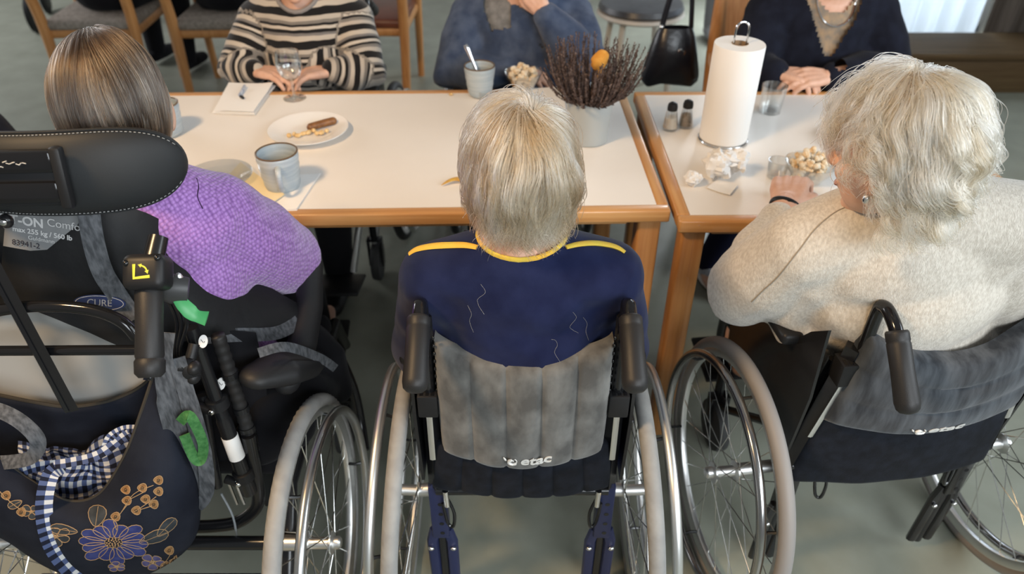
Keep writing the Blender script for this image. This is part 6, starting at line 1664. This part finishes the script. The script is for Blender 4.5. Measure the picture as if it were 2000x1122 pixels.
# printed flowers: cut to the cloth surface
bvf = BVHTree.FromPolygons([tuple(basis(fo) @ v.co) for v in fo.data.vertices], [p.vertices[:] for p in fo.data.polygons])
EYEP = Vector((0, 0, CAM_H))
def sf(a, b, off=0.0007):
    d = (aty(a, b, 1.0) - EYEP).normalized(); l, n, i, dist = bvf.ray_cast(EYEP, d)
    if l is None: l, n, i, dist = bvf.find_nearest(aty(a, b, 0.82))
    if n.dot(d) > 0: n = -n
    return l + n * off
def patch(name, outline, m, line=True, off=0.0007, lw=0.0007):
    cx = sum(p[0] for p in outline) / len(outline); cy = sum(p[1] for p in outline) / len(outline); n = len(outline)
    rows = [[sf(cx + (x - cx) * f, cy + (y - cy) * f, off) for (x, y) in outline] for f in (0.5, 1.0)]
    vs = [sf(cx, cy, off)] + rows[0] + rows[1]; fs = []
    for i in range(n):
        j = (i + 1) % n; fs += [(0, 1 + i, 1 + j), (1 + i, 1 + n + i, 1 + n + j, 1 + j)]
    o = MB().add(vs, fs).build(name, m, fo, True, angle=0)
    if line: MB().tube(rows[1], lw, 5, closed=True).build('print_outline', TAN, fo, True)
    return o
TAN = mat('tan_print', (0.36, 0.23, 0.12), 0.8)
BLUEP = mat('blue_petal_print', (0.028, 0.036, 0.13), 0.85, col2=(0.05, 0.06, 0.185), scale=60)
LEAFP = mat('grey_leaf_print', (0.032, 0.037, 0.042), 0.85, col2=(0.055, 0.06, 0.065), scale=60)
LILAC = mat('lilac_petal_print', (0.06, 0.055, 0.14), 0.85, col2=(0.11, 0.10, 0.20), scale=80)
BERRY = mat('ochre_berry_print', (0.33, 0.18, 0.075), 0.8, col2=(0.20, 0.10, 0.04), scale=160)
def petal(cx, cy, ang, r0, r1, w, sq=1.0):
    out = []
    for t in np.linspace(0, 2 * PI, 14, endpoint=False):
        a = (r0 + r1) / 2 + (r1 - r0) / 2 * math.cos(t); b = w * math.sin(t) * (1 + 0.35 * math.cos(t))
        out.append((cx + a * math.cos(ang) - b * math.sin(ang), cy + (a * math.sin(ang) + b * math.cos(ang)) * sq))
    return out
def flower(cx, cy, n, r0, r1, w, m, sq=1.0, a0=0.0, ctr=8):
    for k in range(n):
        an = a0 + 2 * PI * k / n; patch('petal_print', petal(cx, cy, an, r0, r1 * (0.92 + 0.12 * math.sin(k * 2.7)), w, sq), m)
    mb = MB()
    for k in range(ctr * 2):
        a = k * 2.4; r = r0 * 0.95 * math.sqrt((k + .5) / (ctr * 2)); mb.ell(sf(cx + r * math.cos(a), cy + r * math.sin(a) * sq, 0.001), (0.0016, 0.0012, 0.0016), None, 7, 5)
    o = mb.build('flower_centre_print', TAN, fo, True); o['kind'] = 'stuff'
flower(222, 1060, 14, 16, 74, 14, BLUEP, 0.60, 0.1, 12)
flower(298, 1098, 5, 5, 26, 9, LILAC, 0.62, 0.3, 4)
flower(228, 1107, 5, 4, 20, 7, LILAC, 0.5, 0.8, 4)
flower(110, 1048, 6, 4, 30, 9, LEAFP, 0.7, 0.4, 4)
flower(62, 1000, 5, 3, 22, 7, LEAFP, 0.7, 0.2, 4)
for (a, b, an, L, w) in ((190, 1008, -1.45, 52, 17), (125, 1035, 3.35, 55, 12), (300, 1050, -0.45, 62, 14), (325, 1030, -0.9, 55, 12), (30, 985, 2.6, 30, 9)):
    P = petal(a, b, an, -L * 0.5, L * 0.5, w, 0.8); patch('leaf_print', P, LEAFP)
    MB().tube([sf(a + L * 0.5 * q * math.cos(an), b + L * 0.4 * q * math.sin(an), 0.001) for q in np.linspace(-0.9, 0.9, 6)], 0.0005, 5).build('leaf_vein_print', TAN, fo, True)
berries = [(246, 957), (248, 978), (278, 953), (309, 938), (309, 960), (284, 975), (266, 997), (300, 985), (226, 1009), (330, 1075), (340, 1098), (322, 1105), (12, 968), (42, 1000)]
for (a, b) in berries:
    patch('berry_print', petal(a, b, 0, -9, 9, 9, 0.9), BERRY, True, 0.0009)
    MB().tube([sf(a + 4.5 * (0.3 + 0.05 * k) * math.cos(k * 0.8), b + 4.5 * (0.3 + 0.05 * k) * math.sin(k * 0.8), 0.0013) for k in range(12)], 0.0005, 4).build('berry_swirl_print', BAGE, fo, True)
for st_ in (((226, 1015), (238, 1000), (262, 965), (300, 948)), ((238, 1000), (250, 985)), ((255, 975), (280, 962)), ((262, 1000), (285, 985), (305, 970)), ((275, 995), (298, 988)), ((222, 1018), (228, 1035)), ((312, 1110), (328, 1090), (338, 1070)), ((0, 960), (20, 980), (40, 995))):
    MB().tube([sf(p.x, p.y, 0.0009) for p in smooth_path([(a, b, 0) for a, b in st_], 5)], 0.0007, 5).build('stem_print', TAN, fo, True)

# ------------------------------------------------------------------ plaid apron stuffed in the bag
def plaid_mat():
    m = mat('blue_white_plaid', (0.1, 0.12, 0.2), 0.9); nt = m.node_tree; N = nt.nodes; L = nt.links; b = N['Principled BSDF']
    uv = N.new('ShaderNodeUVMap'); uv.uv_map = 'weave'; sp = N.new('ShaderNodeSeparateXYZ'); L.new(uv.outputs['UV'], sp.inputs[0]); bands = []
    for ax in ('X', 'Y'):
        mo = N.new('ShaderNodeMath'); mo.operation = 'FRACT'; L.new(sp.outputs[ax], mo.inputs[0])
        g = N.new('ShaderNodeMath'); g.operation = 'GREATER_THAN'; g.inputs[1].default_value = 0.5; L.new(mo.outputs[0], g.inputs[0]); bands.append(g)
    ad = N.new('ShaderNodeMath'); ad.operation = 'ADD'; L.new(bands[0].outputs[0], ad.inputs[0]); L.new(bands[1].outputs[0], ad.inputs[1])
    hf = N.new('ShaderNodeMath'); hf.operation = 'MULTIPLY'; hf.inputs[1].default_value = 0.5; L.new(ad.outputs[0], hf.inputs[0])
    rp = N.new('ShaderNodeValToRGB'); rp.color_ramp.interpolation = 'CONSTANT'; rp.color_ramp.elements.new(0.3)
    for e, (p, c) in zip(rp.color_ramp.elements, ((0, (0.55, 0.55, 0.55)), (0.3, (0.075, 0.10, 0.20)), (0.8, (0.012, 0.014, 0.026)))): e.position = p; e.color = (*c, 1)
    L.new(hf.outputs[0], rp.inputs['Fac']); L.new(rp.outputs['Color'], b.inputs['Base Color'])
    return m
PLAID = plaid_mat()
def uv_sheet(G, su, sv):
    nu, nv = len(G), len(G[0]); mb = MB().sheet(G)
    me = bpy.data.meshes.new('cloth'); me.from_pydata([tuple(v) for v in mb.v], [], mb.f); me.update()
    uv = me.uv_layers.new(name='weave')
    for p in me.polygons:
        for li in p.loop_indices:
            vi = me.loops[li].vertex_index; uv.data[li].uv = (vi // nv / (nu - 1) * su, vi % nv / (nv - 1) * sv)
    me.polygons.foreach_set('use_smooth', [True] * len(me.polygons))
    return me
ap = thing('checked_apron', 'blue and white checked apron stuffed into the flowered bag', 'apron', aty(150, 930, 0.87))
G = []
for i in range(61):
    row = []
    for j in range(41):
        u, v = i / 60, j / 40
        p = aty(40 + 225 * u, 975 - 115 * v + 20 * math.sin(PI * u) - 10 * u, 0.845 + 0.07 * v)
        q = np.array([u * 5, v * 4, 1.0]); 
        h = 0.020 * float(vnoise(q, 4)) + 0.012 * float(np.abs(vnoise(q * 2.1, 6))) + 0.012 * math.sin(10 * u + 6 * v + 2 * float(vnoise(q, 8)))
        p = p + Vector((0.35 * h, -0.3 * h, h)) + Vector((0.02 * float(vnoise(q * 0.8, 12)), 0, 0))
        row.append(p)
    G.append(row)
obj('apron_cloth', uv_sheet(G, 13, 9), PLAID, ap, True)
def plaid_ribbon(pts, w, name, rep):
    P = smooth_path(pts, 8); fr = frames(P); G = []
    for (p, t, a, b) in fr:
        view = (EYEP - p).normalized(); s = t.cross(view).normalized(); G.append([p - s * w / 2, p, p + s * w / 2])
    return obj(name, uv_sheet(G, rep, 1.0), PLAID, ap, True)
plaid_ribbon(px((120, 912, 0.850), (98, 930, 0.825), (86, 985, 0.795), (92, 1040, 0.775), (112, 1085, 0.772), (150, 1130, 0.785)), 0.026, 'apron_string', 16)
plaid_ribbon(px((35, 925, 0.845), (75, 912, 0.845), (130, 905, 0.845), (190, 890, 0.85), (240, 855, 0.875), (262, 842, 0.89)), 0.016, 'apron_string', 14)
plaid_ribbon(px((205, 880, 0.86), (215, 855, 0.87), (240, 840, 0.885), (265, 838, 0.89)), 0.014, 'apron_string', 8)
